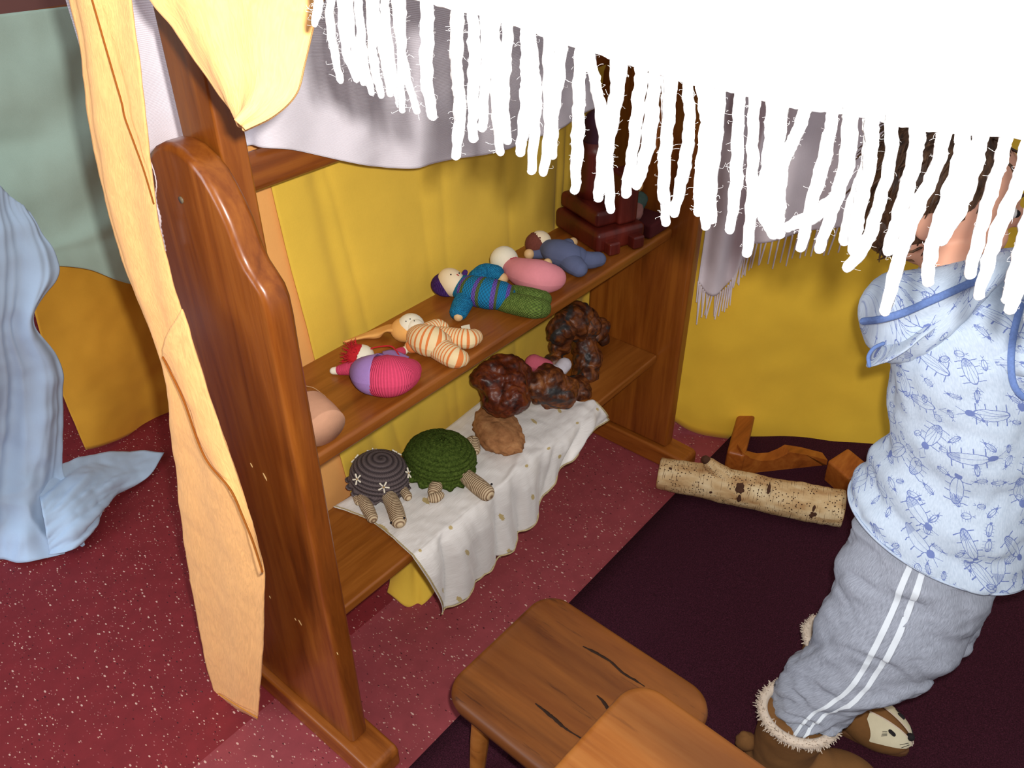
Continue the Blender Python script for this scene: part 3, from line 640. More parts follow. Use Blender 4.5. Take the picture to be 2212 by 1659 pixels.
# burl wood pieces
M_ = Mat('polished_burl', .45, .4); o_ = M_.co(); n = M_.noise(o_, 34, 6, .62, .8); n2 = M_.noise(o_, 14, 3, .5, 1.5)
cc = M_.ramp(n, [(.28, lin(22, 12, 8)), (.45, lin(70, 32, 12)), (.6, lin(122, 66, 26)), (.78, lin(166, 112, 62))])
M_.color(M_.mix(M_.ramp(n2, [(.56, (0, 0, 0)), (.63, (1, 1, 1))]), cc, lin(46, 44, 44))).bump(n, .5, .004); m_burl = M_.m
M_ = Mat('red_brown_burl', .42, .4); o_ = M_.co(); n = M_.noise(o_, 40, 6, .6, .8); n2 = M_.noise(o_, 20, 3)
M_.color(M_.mix(M_.ramp(n2, [(.58, (0, 0, 0)), (.66, (1, 1, 1))]), M_.ramp(n, [(.3, lin(34, 12, 8)), (.5, lin(92, 36, 14)), (.72, lin(132, 66, 28))]), lin(36, 12, 14))).bump(n, .5, .004); m_burl2 = M_.m
def burl(name, parts, mat, label, seed, thin=()):
    J = ([], [], [])
    for (u, v, yy, r) in parts:
        c = P(u, v, y=yy); rr = [r * q for q in (1, 1, 1)]
        ball('', c, r, None, None, 40, 24, lambda p, d: .22 * fb(p, 15, 2, seed) + .10 * (abs(mn.noise(p * 34 + Vector((seed, 0, 0)))) - .2) + .03 * fb(p, 120, 3, seed + 3), join=J)
    o = mobj(name, J[0], J[1], mat, None, True)
    r_ = o.modifiers.new('merge', 'REMESH'); r_.mode = 'VOXEL'; r_.voxel_size = .0024; r_.use_smooth_shade = True
    for kind, sz, strg in (('CLOUDS', .035, .018), ('MUSGRAVE', .025, .003), ('CLOUDS', .010, .0016)):
        tx = bpy.data.textures.new('burl_relief', kind); tx.noise_scale = sz
        dm = o.modifiers.new('relief', 'DISPLACE'); dm.texture = tx; dm.strength = strg; dm.mid_level = .5; dm.texture_coords = 'LOCAL'
    return tag(o, label, 'burl wood')
burl('burl_wood', ((1085, 822, .165, .050), (1060, 815, .17, .034), (1112, 812, .165, .034), (1100, 856, .13, .038), (1122, 866, .115, .024), (1075, 852, .15, .036)), m_burl2, 'small reddish brown burl root leaning behind the tan stone', 4)
burl('burl_wood', ((1180, 828, .135, .038), (1205, 845, .12, .042), (1238, 848, .12, .038), (1264, 810, .14, .034), (1270, 775, .15, .032), (1262, 748, .165, .030), (1212, 715, .185, .030), (1208, 750, .185, .022), (1198, 790, .18, .026), (1236, 695, .185, .038), (1265, 700, .18, .036), (1290, 712, .175, .028), (1250, 680, .185, .030), (1304, 730, .17, .014), (1158, 830, .14, .024)), m_burl, 'tall forked brown burl root holding felt balls', 11)
m_fpink = plain('pink_felt', lin(196, 92, 110), .95, .08, 60, .5); m_fgrey = plain('pale_felt', lin(200, 194, 202), .95, .05, 60, .5)
o = tube('felt_bean', [P(1153, 784, y=.175), P(1180, 792, y=.155)], [.019, .016], m_fpink, None, 20, 10); tag(o, 'pink felted ball resting behind the burl bowl', 'felt ball')
o = tube('felt_bean', [P(1212, 796, y=.135), P(1219, 788, y=.135)], [.016, .016], m_fgrey, None, 20, 10); tag(o, 'larger pale grey felted ball in the burl bowl', 'felt ball')
o = tube('felt_bean', [P(1187, 804, y=.140), P(1198, 800, y=.14)], [.013, .013], m_fgrey, None, 20, 10); tag(o, 'smaller pale grey felted ball half hidden in the burl bowl', 'felt ball')

# ================================================================ DOLLS ON THE UPPER SHELF
Z2 = .6365
def lie(par, name, pts, rads, mat, n=22, m=26, sq=.9, lift=0., **k):
    return tube(name, [P(u, v, z=Z2 + r * sq + lift) for (u, v), r in zip(pts, rads)], list(rads), mat, par, n, m, squash=(V(0, 0, 1), sq), **k)
def vec_px(u0, v0, u1, v1, z): return P(u1, v1, z=z) - P(u0, v0, z=z)
m_skin = plain('cream_jersey', lin(226, 208, 176), .9, .04, 40, .2); m_white_j = plain('white_jersey', lin(224, 216, 194), .9, .04, 40, .2)
m_wbead = plain('turned_wood_bead', lin(214, 176, 126), .5, .06, 60)
def ribbed(name, c, n_=420, depth_=.6):
    M_ = Mat(name, .92, .15); x = M_.sep(M_.co('UV')); wv = (x[1] * (n_ * 9)).sin()
    M_.color(M_.ramp(wv * .25 + M_.noise(M_.co(), 300, 2) * .5 + .25, [(.2, dk(c, .82)), (.8, dk(c, 1.1))])).bump(wv, depth_, .0008); return M_.m
# pink cocoon doll with purple vest
d1 = empty('cocoon_doll', P(840, 815, z=Z2), 'pink cocoon doll in a purple felt vest with red hair', 'doll')
m_pink = ribbed('pink_rib', lin(212, 70, 104)); m_purple = plain('purple_felt', lin(158, 124, 184), .95, .06, 60, .4); m_redw = plain('red_wool', lin(190, 30, 40), .95, .15, 200, .6)
bd = lie(d1, 'body', ((790, 800), (812, 810), (842, 812), (868, 806), (884, 798)), (.022, .034, .0375, .031, .020), m_pink, 30, 40, .82)
lie(d1, 'vest', ((783, 795), (792, 802), (806, 808), (818, 809)), (.018, .028, .0352, .0368), m_purple, 30, 30, .85, cap='none')
cloth('vest_flap', [[P(800, 812, z=Z2 + .006), P(822, 822, z=Z2 + .007), P(838, 832, z=Z2 + .006)], [P(808, 830, z=Z2 + .004), P(822, 842, z=Z2 + .004), P(832, 845, z=Z2 + .003)]], 14, 8, m_purple, d1, None, .0025)
cloth('vest_flap', [[P(828, 776, z=Z2 + .05), P(850, 772, z=Z2 + .045), P(876, 776, z=Z2 + .035)], [P(826, 760, z=Z2 + .036), P(850, 757, z=Z2 + .034), P(884, 772, z=Z2 + .026)]], 14, 8, m_purple, d1, None, .0025)
hd = ball('head', P(781, 770, z=Z2 + .020), [V(.021, 0, 0), V(0, .021, 0), V(0, 0, .019)], m_white_j, d1, 24, 16)
def fuzzball(name, c, r, mat, par, mask, n_=160, L=.012, rad=.0007):
    J = ([], [], [])
    ball('', c, r * .97, None, None, 20, 12, join=J)
    for _ in range(n_):
        d = Vector((random.gauss(0, 1), random.gauss(0, 1), random.gauss(0, 1))).normalized()
        if not mask(d): continue
        a = c + d * r * .9; b = c + d * (r + L * random.uniform(.2, 1)) + Vector((random.gauss(0, 1), random.gauss(0, 1), random.gauss(0, 1))) * .002
        tube('', [a, b], rad, None, None, 3, 3, 'none', join=J)
    o = mobj(name, J[0], J[1], mat, par, True); return o
left = vec_px(781, 770, 740, 775, Z2).normalized()
fuzzball('hair', P(776, 771, z=Z2 + .019), .0215, m_redw, hd, lambda d: d.dot(left) > .1, 300, .012)
a_ = lie(d1, 'arm', ((778, 794), (756, 796), (736, 799)), (.013, .012, .009), m_pink, 18, 18); lie(d1, 'hand', ((733, 800), (721, 801)), (.0075, .0065), m_white_j, 16, 10)
lie(d1, 'arm', ((850, 768), (868, 759)), (.010, .008), m_pink, 16, 12); lie(d1, 'hand', ((872, 758), (880, 753)), (.0072, .0065), m_white_j, 16, 10)
tube('cord', [P(u, v, z=Z2 + zz) for u, v, zz in ((797, 758, .03), (805, 752, .034), (826, 748, .04), (845, 748, .042), (856, 758, .04), (862, 768, .038))], .0012, m_redw, d1, 6, 30)
# striped doll with orange hood
d2 = empty('striped_doll', P(935, 745, z=Z2), 'orange and cream striped doll with long peach hood', 'doll')
M_ = Mat('orange_stripes', .92, .15); x = M_.sep(M_.co('UV')); q = (x[1] / .0052).mod(1.0)
M_.color(M_.mix(q.lt(.36), lin(226, 204, 158), lin(214, 124, 66))).bump(M_.noise(M_.co(), 300, 2), .2, .001); m_str = M_.m
m_hood = plain('peach_velour', lin(222, 164, 90), .95, .06, 60, .3)
lie(d2, 'body', ((898, 718), (915, 732), (935, 738), (950, 742)), (.018, .027, .028, .022), m_str, 24, 26, .9)
lie(d2, 'leg', ((928, 742), (955, 757), (982, 772), (993, 774)), (.018, .0205, .0195, .016), m_str, 22, 26)
lie(d2, 'leg', ((940, 722), (975, 728), (1008, 732), (1024, 728)), (.016, .0175, .0185, .015), m_str, 22, 26)
lie(d2, 'arm', ((906, 728), (893, 745), (889, 748)), (.017, .014, .012), m_str, 20, 20); lie(d2, 'arm', ((925, 712), (945, 704), (957, 706)), (.014, .013, .010), m_str, 20, 20, lift=.01)
hd = ball('head', P(888, 706, z=Z2 + .024), [V(.0235, 0, 0), V(0, .0235, 0), V(0, 0, .023)], m_white_j, d2, 28, 18)
hv = (P(905, 716, z=Z2) - P(888, 706, z=Z2)).normalized(); ball('chin', P(897, 708, z=Z2 + .029), .0155, m_white_j, hd, 20, 14)
for u, v in ((877, 694), (886, 689), (895, 693)): ball('eye', P(u, v, z=Z2 + .046), .0011, m_black, hd, 8, 6)
J = ball('hood', P(877, 712, z=Z2 + .019), [V(.0262, 0, 0), V(0, .0262, 0), V(0, 0, .0200)], m_hood, d2, 28, 18)
cloth('hood_tail', [[P(858, 700, z=Z2 + .022), P(838, 702, z=Z2 + .014), P(815, 710, z=Z2 + .006), P(785, 722, z=Z2 + .004), P(742, 739, z=Z2 + .003)], [P(853, 714, z=Z2 + .026), P(836, 714, z=Z2 + .022), P(815, 722, z=Z2 + .010), P(785, 728, z=Z2 + .008), P(742, 739, z=Z2 + .004)], [P(856, 724, z=Z2 + .006), P(832, 715, z=Z2 + .016), P(818, 729, z=Z2 + .003), P(785, 731, z=Z2 + .003), P(743, 740, z=Z2 + .003)]], 40, 14, m_hood, d2, None, .003)
obox('care_tag', P(1006, 708, z=Z2 + .022), vec_px(1006, 708, 1015, 706, Z2), V(0, 0, .0006), vec_px(1006, 708, 1005, 703, Z2), m_white_j, d2, .0004)
# knitted doll
d3 = empty('knitted_doll', P(1060, 650, z=Z2), 'knitted doll with purple cap, striped blue jumper and green legs', 'doll')
def knit(name, cf):
    M_ = Mat(name, .96, .1); x = M_.sep(M_.co('UV')); st = ((x[1] * 1500).sin() * (x[0] * (2 * math.pi * 22)).sin()) * .5 + .5
    c = cf(M_, x); M_.color(M_.mix(st * .55, c, (.02, .02, .02))).bump(st, .9, .002); return M_.m
def solid(c, c2):
    return lambda M_, x: M_.ramp(M_.noise(M_.co(), 220, 3), [(.3, c), (.7, c2)])
m_kblue = knit('blue_knit', solid(lin(20, 110, 160), lin(40, 150, 200))); m_kpur = knit('purple_knit', solid(lin(90, 50, 140), lin(120, 74, 176))); m_kgr = knit('green_knit', solid(lin(80, 104, 38), lin(120, 144, 66)))
def jumper(M_, x):
    q = (x[1] / .026).mod(1.0); return M_.ramp(q, [(0, lin(28, 128, 178)), (.38, lin(110, 84, 176)), (.62, lin(92, 110, 56)), (.82, lin(28, 128, 178))], 'CONSTANT')
m_kst = knit('striped_knit', jumper)
bd = lie(d3, 'body', ((1002, 622), (1025, 628), (1055, 634), (1080, 638)), (.026, .030, .031, .029), m_kst, 28, 30, .88)
lie(d3, 'leg', ((1075, 648), (1110, 656), (1150, 664), (1168, 666)), (.019, .021, .0215, .019), m_kgr, 24, 26); lie(d3, 'leg', ((1085, 633), (1120, 638), (1150, 644), (1172, 646)), (.018, .0195, .020, .017), m_kgr, 24, 26)
lie(d3, 'arm', ((1012, 636), (1000, 655), (991, 674)), (.018, .0185, .0165), m_kblue, 22, 22); ball('hand', P(990, 684, z=Z2 + .012), .0085, m_wbead, d3, 16, 12)
lie(d3, 'arm', ((1030, 598), (1048, 588), (1070, 590)), (.016, .018, .017), m_kblue, 22, 22, lift=.006)
hd = ball('head', P(976, 610, z=Z2 + .029), [vec_px(976, 610, 1006, 618, Z2).normalized() * .030, vec_px(976, 610, 985, 592, Z2).normalized() * .0255, V(0, 0, .026)], m_skin, d3, 28, 18)
ball('cap', P(966, 614, z=Z2 + .020), [V(.0300, 0, 0), V(0, .0300, 0), V(0, 0, .0210)], m_kpur, d3, 28, 18); tube('cap_tassel', [P(1000, 600, z=Z2 + .03), P(1005, 588, z=Z2 + .036)], [.006, .005], m_kpur, d3, 10, 6)
for u, v in ((974, 593), (992, 590)): ball('eye', P(u, v, z=Z2 + .054), .0014, m_black, hd, 8, 6)
tube('mouth', [P(987, 593, z=Z2 + .0555), P(991, 595, z=Z2 + .0555)], .0008, m_redw, hd, 6, 4)
# rosy doll with white head
d4 = empty('rosy_doll', P(1150, 590, z=Z2), 'soft rose pink sack doll with plain white head and bead collar', 'doll')
m_rose = plain('rose_velour', lin(214, 134, 142), .95, .06, 50, .35)
lie(d4, 'body', ((1112, 580), (1135, 590), (1165, 598), (1190, 600), (1200, 598)), (.024, .031, .0345, .029, .020), m_rose, 28, 34, .88)
lie(d4, 'arm', ((1110, 582), (1096, 592), (1090, 598)), (.015, .0125, .010), m_rose, 18, 16); ball('hand', P(1085, 602, z=Z2 + .013), .0115, m_wbead, d4, 18, 12)
ball('hand', P(1183, 568, z=Z2 + .016), .009, m_wbead, d4, 16, 12)
ball('head', P(1089, 562, z=Z2 + .027), [V(.0275, 0, 0), V(0, .0275, 0), V(0, 0, .027)], m_white_j, d4, 28, 18); ball('neck', P(1082, 574, z=Z2 + .018), .017, m_white_j, d4, 18, 12)
m_beads = plain('red_beads', lin(170, 30, 66), .3)
for k in range(6): ball('collar_bead', P(1104 + k * 2.4, 559 - k * .6 + (k % 2), z=Z2 + .042), .0017, m_beads, d4, 8, 6)
# blue doll
d5 = empty('blue_doll', P(1215, 560, z=Z2), 'slate blue velour doll with brown hair lying nearest the red wooden toy', 'doll')
m_slate = plain('slate_velour', lin(86, 94, 124), .95, .1, 40, .35); m_hairb = plain('brown_wool', lin(110, 58, 48), .95, .15, 200, .6)
lie(d5, 'body', ((1186, 538), (1205, 545), (1230, 553), (1245, 556)), (.021, .028, .028, .024), m_slate, 26, 26, .9)
lie(d5, 'leg', ((1225, 560), (1240, 572), (1250, 580)), (.022, .021, .018), m_slate, 22, 22); lie(d5, 'leg', ((1240, 556), (1270, 562), (1292, 560)), (.019, .0185, .016), m_slate, 22, 22)
lie(d5, 'arm', ((1186, 540), (1168, 546), (1155, 548)), (.015, .013, .011), m_slate, 18, 16); ball('hand', P(1143, 549, z=Z2 + .012), .0105, m_wbead, d5, 18, 12)
lie(d5, 'arm', ((1210, 534), (1228, 527)), (.013, .012), m_slate, 18, 14, lift=.01); ball('hand', P(1238, 523, z=Z2 + .02), .0095, m_wbead, d5, 16, 12)
hd = ball('head', P(1166, 524, z=Z2 + .024), .024, m_skin, d5, 28, 18); ball('hair', P(1161, 527, z=Z2 + .022), .0245, m_hairb, hd, 24, 16, lambda p, d: .05 * fb(p, 300, 2))
ball('eye', P(1173, 509, z=Z2 + .042), .0013, m_black, hd, 8, 6)
# beige doll half hidden by the near side board
d6 = empty('beige_doll', P(690, 930, z=Z2), 'beige felt doll half hidden behind the near side board', 'doll')
m_bf = plain('beige_felt', lin(198, 148, 118), .95, .06, 60, .4)
lie(d6, 'body', ((660, 885), (682, 905), (704, 926)), (.034, .034, .032), m_bf, 30, 20, .9, cap='flat')
lie(d6, 'arm', ((660, 868), (678, 864)), (.008, .007), m_bf, 14, 10); ball('hand', P(688, 862, z=Z2 + .008), .0075, m_white_j, d6, 14, 10)
tube('hair_cord', [P(u, v, z=Z2 + .0015) for u, v in ((662, 834), (678, 838), (695, 850), (704, 858), (700, 866))], .0006, plain('clear_thread', lin(200, 160, 120), .5), d6, 6, 24)

# red wooden toy at the far end of the upper shelf
rt = empty('wooden_toy_tower', V(.855, .15, Z2), 'dark red wooden toy tower standing at the far end of the upper shelf', 'wooden toy')
R_ = Matrix.Rotation(-.35, 3, 'Z'); X, Y = R_ @ V(1, 0, 0), R_ @ V(0, 1, 0); B0 = V(.875, .160, Z2)
obox('base_block', B0 + V(0, 0, .022), X * .060, Y * .080, V(0, 0, .022), m_red, rt, .010)
obox('middle_block', B0 + X * .004 + Y * .012 + V(0, 0, .061), X * .052, Y * .068, V(0, 0, .017), m_red, rt, .009)
cc = B0 + Y * .030 + V(0, 0, .078); tube('column', [cc, cc + V(0, 0, .115)], [.034, .032], m_red, rt, 28, 6, 'flat')
tube('column_cap', [cc + V(0, 0, .115), cc + V(0, 0, .150)], [.028, .026], plain('dark_plum_paint', lin(60, 26, 44), .5), rt, 28, 6, 'round')
obox('front_block', B0 - Y * .044 + X * .022 + V(0, 0, .098), X * .024, Y * .024, V(0, 0, .054), m_red, rt, .008)
for sx in (-1, 1):
    obox('foot_block', B0 - Y * .088 + X * .03 * sx + V(0, 0, .014), X * .014, Y * .012, V(0, 0, .014), m_red, rt, .005)
bx = obox('maroon_box', V(.955, .105, Z2 + .016), V(.036, -.0, 0), V(0, .045, 0), V(0, 0, .016), plain('maroon_cloth', lin(78, 24, 26), .9), None, .006); tag(bx, 'flat maroon box on the upper shelf against the far side board', 'box')
rd = empty('rag_doll', V(.955, .12, Z2 + .032), 'small rag doll in green and dusty pink on the maroon box', 'doll')
m_gr = plain('teal_rag', lin(70, 92, 84), .95, .1, 60, .4); m_dp = plain('dusty_pink_rag', lin(150, 104, 96), .95, .1, 60, .4)
rb = V(.950, .115, Z2 + .033)
tube('body', [rb + V(-.012, .0, .016), rb + V(.022, .012, .022)], [.015, .018], m_gr, rd, 18, 10, fold=lambda L, t, p: .15 * fb(p, 60)); tube('skirt', [rb + V(-.014, -.004, .016), rb + V(-.03, -.016, .013)], [.015, .012], m_dp, rd, 18, 8, fold=lambda L, t, p: .15 * fb(p, 60))
ball('head', rb + V(.022, .02, .05), .013, m_hood, rd, 16, 12)
#@@PART3
# ================================================================ STOOLS, LOG, SMALL WOOD
def stool(name, corner, sx, sy, h, thick, mat, label, rr, rot=0., inset=None):
    """rounded-rectangle seat whose far left corner is 'corner'; extends +x by sx and -y by sy"""
    o = empty(name, V(corner.x + sx / 2, corner.y - sy / 2, 0), label, 'stool')
    R_ = Matrix.Rotation(rot, 3, 'Z'); c0 = V(corner.x, corner.y, 0)
    def W(x, y, z): return c0 + R_ @ V(x, -y, 0) + V(0, 0, z)
    n = 12; ring = []
    for (cx, cy, a0) in ((rr, rr, math.pi), (sx - rr, rr, 1.5 * math.pi), (sx - rr, sy - rr, 0), (rr, sy - rr, .5 * math.pi)):
        for k in range(n + 1):
            a = a0 + math.pi / 2 * k / n; ring.append((cx + rr * math.cos(a), cy + rr * math.sin(a)))
    mx, my = sx / 2, sy / 2; vs = []; prof = [(.02, 0), (.3, 0), (.6, 0), (.85, 0), (.94, -.0005), (.97, -.003), (.99, -.008), (1, -.016), (1, -thick + .014), (.985, -thick + .004), (.95, -thick), (.5, -thick), (.02, -thick)]
    for s_, dz in prof:
        for x, y in ring:
            X_, Y_ = mx + (x - mx) * s_, my + (y - my) * s_; q = max(0, 1 - s_ * 1.1)
            dip = -.006 * (1 - min(1, (abs(X_ - mx) / (sx * .5)) ** 2)) if dz > -.002 else 0
            vs.append(W(X_, Y_, h + dz + dip + .0008 * fb((X_ * 8, Y_ * 3, 0), 3)))
    N = len(ring); fs = [(i * N + j, i * N + (j + 1) % N, (i + 1) * N + (j + 1) % N, (i + 1) * N + j) for i in range(len(prof) - 1) for j in range(N)]
    fs = [f[::-1] for f in fs]; fs.append(tuple(range(N))); fs.append(tuple(range((len(prof) - 1) * N, len(prof) * N))[::-1])
    st = mobj('seat', vs, fs, mat, o, True)
    ins = inset or rr + .004
    for ax, ay in ((ins, ins), (sx - ins, ins), (sx - ins, sy - ins), (ins, sy - ins)):
        dx = (.012 if ax > mx else -.012); dy = (.012 if ay > my else -.012)
        tube('leg', [W(ax, ay, h - thick + .004), W(ax + dx * .5, ay + dy * .5, h * .5), W(ax + dx, ay + dy, .0125)], [.015, .016, .0125], m_stool2, o, 14, 12, 'flat')
    return o, W
H1 = .27
s1, W1 = stool('wooden_stool', P(952, 1490, z=H1) + V(0, .004, 0), .268, .338, H1, .034, m_stool, 'dark worn wooden stool with cracked seat standing on the carpet edge', .045, -.02)
m_crack = plain('dark_crack', lin(40, 22, 10), .9, .2)
for pts in (((1262, 1396), (1290, 1412), (1318, 1428), (1345, 1450), (1372, 1470), (1392, 1482)), ((1158, 1518), (1190, 1545), (1220, 1572), (1262, 1598)), ((1290, 1503), (1305, 1520), (1318, 1540))):
    J = [P(u + random.uniform(-3, 3), v + random.uniform(-3, 3), z=H1 - .003) for u, v in pts]
    for q in J: q.z = H1 + .0006 - .006 * (1 - min(1, ((q.x - s1.location.x) / .134) ** 2))
    tube('crack', J, [.0010] + [random.uniform(.0018, .0042) for _ in J[1:-1]] + [.0010], m_crack, [c for c in s1.children if c.name.startswith('seat')][0], 6, 30, squash=(V(0, 0, 1), .3), fold=lambda L, t, p: .5 * fb(p, 120, 2))
H2 = .43
c2 = P(1388, 1466, z=H2)
def W2c(): return c2
# the second seat shows its far right corner, so start from the left end of its far edge
s2, W2 = stool('wooden_stool', V(c2.x - .30, c2.y + .026, 0), .305, .36, H2, .036, m_stool2, 'orange brown wooden stool nearest the camera with smooth worn seat', .042, -.045, .104)

# birch log
M_ = Mat('birch_bark', .8, .25); uv = M_.co('UV'); x = M_.sep(uv)
v2 = M_.comb(x[0] * .24, x[1], 0.0)
le = M_.voro(M_.scale(v2, 30, 110, 1), 1.6, dim='2D', rnd=1.); n = M_.noise(M_.scale(v2, 40, 14, 1), 1, 4); dots = M_.voro(v2, 120, dim='2D')
col = M_.ramp(n, [(.3, lin(176, 132, 84)), (.5, lin(212, 180, 132)), (.7, lin(232, 210, 168))])
col = M_.mix(M_.noise(M_.scale(v2, 26, 420, 1), 1, 2).gt(.63) * .8, col, lin(110, 76, 48)); col = M_.mix(dots.lt(.16) * (M_.noise(v2, 18, 2).gt(.5)), col, lin(66, 40, 26))
M_.color(col).bump(n * .5 + M_.noise(v2, 300, 3) * .5, .6, .002); m_birch = M_.m
m_knot = plain('birch_knot', lin(78, 48, 32), .85, .25, 90, .6); m_end2 = plain('birch_end', lin(190, 142, 88), .8, .15, 90)
la, lb = P(1424, 1026, z=.044), P(1818, 1104, z=.046); la.z = .050; lb.z = .053
lg = empty('birch_log', V((la.x + lb.x) / 2, (la.y + lb.y) / 2, .008), 'birch log with peeling pale bark lying on the carpet beside the child', 'log')
tube('bark', [la.lerp(lb, t) + V(0, 0, .002 * math.sin(7 * t)) for t in (0, .2, .4, .6, .8, 1)], [.0395, .0405, .0425, .0430, .0435, .0435], m_birch, lg, 48, 90, 'flat', fold=lambda L, t, p: .05 * fb(p, 16, 3) + .02 * fb(p, 90, 2))
ax = (lb - la).normalized()
for e_, sgn in ((la, -1), (lb, 1)): tube('cut_end', [e_ - ax * sgn * .002, e_ + ax * sgn * .0015], .0365, m_end2, lg, 40, 4, 'flat')
st0 = la.lerp(lb, .30); upv = V(0, 0, 1); tocam = (CAM - st0); tocam = (tocam - ax * tocam.dot(ax)).normalized()
tube('branch_stub', [st0 + upv * .012 + ax * .045, st0 + upv * .036 + ax * .012, st0 + upv * .058 - ax * .014], [.026, .022, .0150], m_birch, lg, 24, 16, 'round', fold=lambda L, t, p: .08 * fb(p, 60))
tube('knot', [st0 + upv * .066 - ax * .022, st0 + upv * .068 - ax * .025], .0105, m_knot, lg, 16, 6)
for t, ang, a, b in ((.45, .75, .0125, .011), (.455, .15, .010, .005), (.85, .05, .011, .010), (.845, .42, .010, .0035), (.60, 1.0, .013, .004), (.30, .2, .004, .004), (.06, 1.1, .003, .004)):
    c = la.lerp(lb, t); rad_d = (upv * math.sin(ang) + (tocam - upv * tocam.dot(upv)).normalized() * math.cos(ang)).normalized(); cc_ = c + rad_d * .0418
    ball('knot', cc_, [ax * b, rad_d.cross(ax).normalized() * a, rad_d * .0025], m_knot, lg, 20, 10, lambda p, d: .3 * fb(p, 160, 3))

# wood pieces behind the log
def piece(name, pts, z0, hgt, label, mat=m_block):
    o = prism(name, [P(u, v, z=z0) for u, v in pts], V(0, 0, hgt), mat, None, .006); return tag(o, label, 'wood block')
c = P(1592, 968, z=.03); X_ = V(.066, .030, 0); Yv = V(-.30, .95, 0) * .019
pb = obox('wood_beam', c + V(.01, .0, .018), V(.085, .028, 0), V(-.31, .95, 0) * .022, V(0, 0, .028), m_block, None, .008); tag(pb, 'reddish wooden beam end standing behind the birch log stub', 'wood block')
pts = [(1602, 1000), (1602, 976), (1618, 988), (1640, 994), (1668, 994), (1690, 986), (1706, 976), (1730, 980), (1790, 994), (1778, 1026), (1700, 1020)]
base = P(1700, 1040, z=.008)
def wp(u, v): # upright plane behind the log
    n = V(-.66, -.75, 0); r = (FV * FPX + RV * (u - 1106) - UV_ * (v - 829.5)) / FPX; p0 = V(1.225, -.300, 0); return CAM + r * (n.dot(p0 - CAM) / n.dot(r))
poly = [wp(u, v) for u, v in ((1600, 985), (1603, 976), (1622, 990), (1645, 996), (1670, 994), (1690, 986), (1706, 977), (1740, 982), (1788, 994), (1784, 1010))]
poly = poly + [V(poly[-1].x, poly[-1].y, .009), V(poly[0].x, poly[0].y, .009)]
pb = prism('wood_board', poly, V(.66, .75, 0) * .03, m_block, None, .004); tag(pb, 'low wooden board with a hollowed edge standing behind the birch log', 'wood block')
pb = obox('wood_block', V(1.205, -.385, .048), V(.030, -.012, .008), V(.016, .034, 0), V(-.006, .0, .036), m_block, None, .006); tag(pb, 'short wooden block at the right end of the birch log', 'wood block')

# ================================================================ CHILD
person = empty('person', V(.52, -.60, .008), 'child in a pale blue printed top, grey striped joggers and brown fur boots', 'person')
F = V(.22, -.975, 0).normalized(); SIDE = V(F.y, -F.x, 0)   # facing; SIDE points to the child's right, towards the camera
m_fskin = plain('child_skin', lin(226, 168, 140), .55, .05, 20, .1); m_fskin_mat = m_fskin
# shirt print: little line-drawn beetles
M_ = Mat('printed_jersey', .9, .2); uv = M_.co('UV')
base_c = M_.ramp(M_.noise(M_.scale(uv, 500, 160, 1), 1, 2), [(.3, lin(178, 194, 212)), (.7, lin(196, 210, 226))])
ink = None
def layer(sc_, a, b, off, rnd=.75):
    uvo = M_.scale(uv, 1, 1, 1, (0, 0, 0), (off, off * .7, 0)); vn = M_.voro(uvo, sc_, None, rnd=rnd, dim='2D')
    u = M_.sep(uvo); c = M_.sep(S(M_.nt, vn.outputs['Position'])); rc = M_.sep(S(M_.nt, vn.outputs['Color']))
    wob = (M_.noise(uvo, 260, 2) - .5) * .0016
    x0, y0 = u[0] - c[0] + wob, u[1] - c[1] + wob; an = rc[0] * 6.28; cs, sn = an.cos(), an.sin()
    x1, y1 = x0 * cs - y0 * sn, x0 * sn + y0 * cs; A = (rc[1] * .5 + .75) * a; B = (rc[2] * .5 + .8) * b
    e = ((x1 / A).pw(2) + (y1 / B).pw(2)).sqrt(); lw = .00038
    ring = (e - 1.0).abs().lt((rc[1] * 0 + lw) / A); mid = x1.abs().lt(lw * .7) * e.lt(1.0); wing = ((x1.abs() - y1 * .18) - A * .45).abs().lt(lw * .7) * e.lt(1.)
    hx = ((x1 / A * 1.8).pw(2) + ((y1 - B * 1.15) / (B * .26)).pw(2)).sqrt(); head = hx.lt(1.0)
    legs = ((y1 / (B * .55)).mod(1.0) - .5).abs().lt(.055) * y1.abs().lt(B * .95) * e.gt(1.0) * x1.abs().lt(A * 1.85)
    ant = (x1.abs() - (y1 - B * 1.3) * .5).abs().lt(lw) * y1.gt(B * 1.3) * y1.lt(B * 1.9)
    shade = e.lt(1.) * y1.lt(B * -.35) * ((x1 * 3800).sin().gt(.2)) * rc[0].gt(.45)
    return ring.max(mid).max(head * rc[2].gt(.35)).max(legs).max(wing * rc[0].lt(.6)).max(ant).max(shade)
ink = layer(16.5, .0088, .0185, 0.).max(layer(30, .0034, .0064, 3.37, .9))
M_.color(M_.mix(ink * .8, base_c, lin(72, 92, 164))).bump(M_.noise(M_.scale(uv, 900, 900, 1), 1, 2), .15, .001); m_shirt = M_.m
M_ = Mat('grey_marl', .92, .15); uv = M_.co('UV'); n = M_.noise(M_.scale(uv, 700, 90, 1), 1, 3, .7)
M_.color(M_.ramp(n, [(.3, lin(128, 133, 144)), (.7, lin(166, 172, 186))])).bump(n, .2, .001); m_marl = M_.m
m_stripe = plain('white_tape', lin(214, 222, 230), .85, .03, 60); m_binding = plain('blue_binding', lin(104, 130, 186), .85, .15, 300, .4)
m_suede = plain('tan_suede', lin(122, 84, 46), .95, .12, 40, .4); m_sole = plain('boot_sole', lin(96, 62, 34), .8, .1, 40); m_fur = plain('cream_fur', lin(216, 200, 182), .98, .08, 200, .6); m_cream = plain('cream_patch', lin(214, 206, 176), .9, .04, 60, .3)
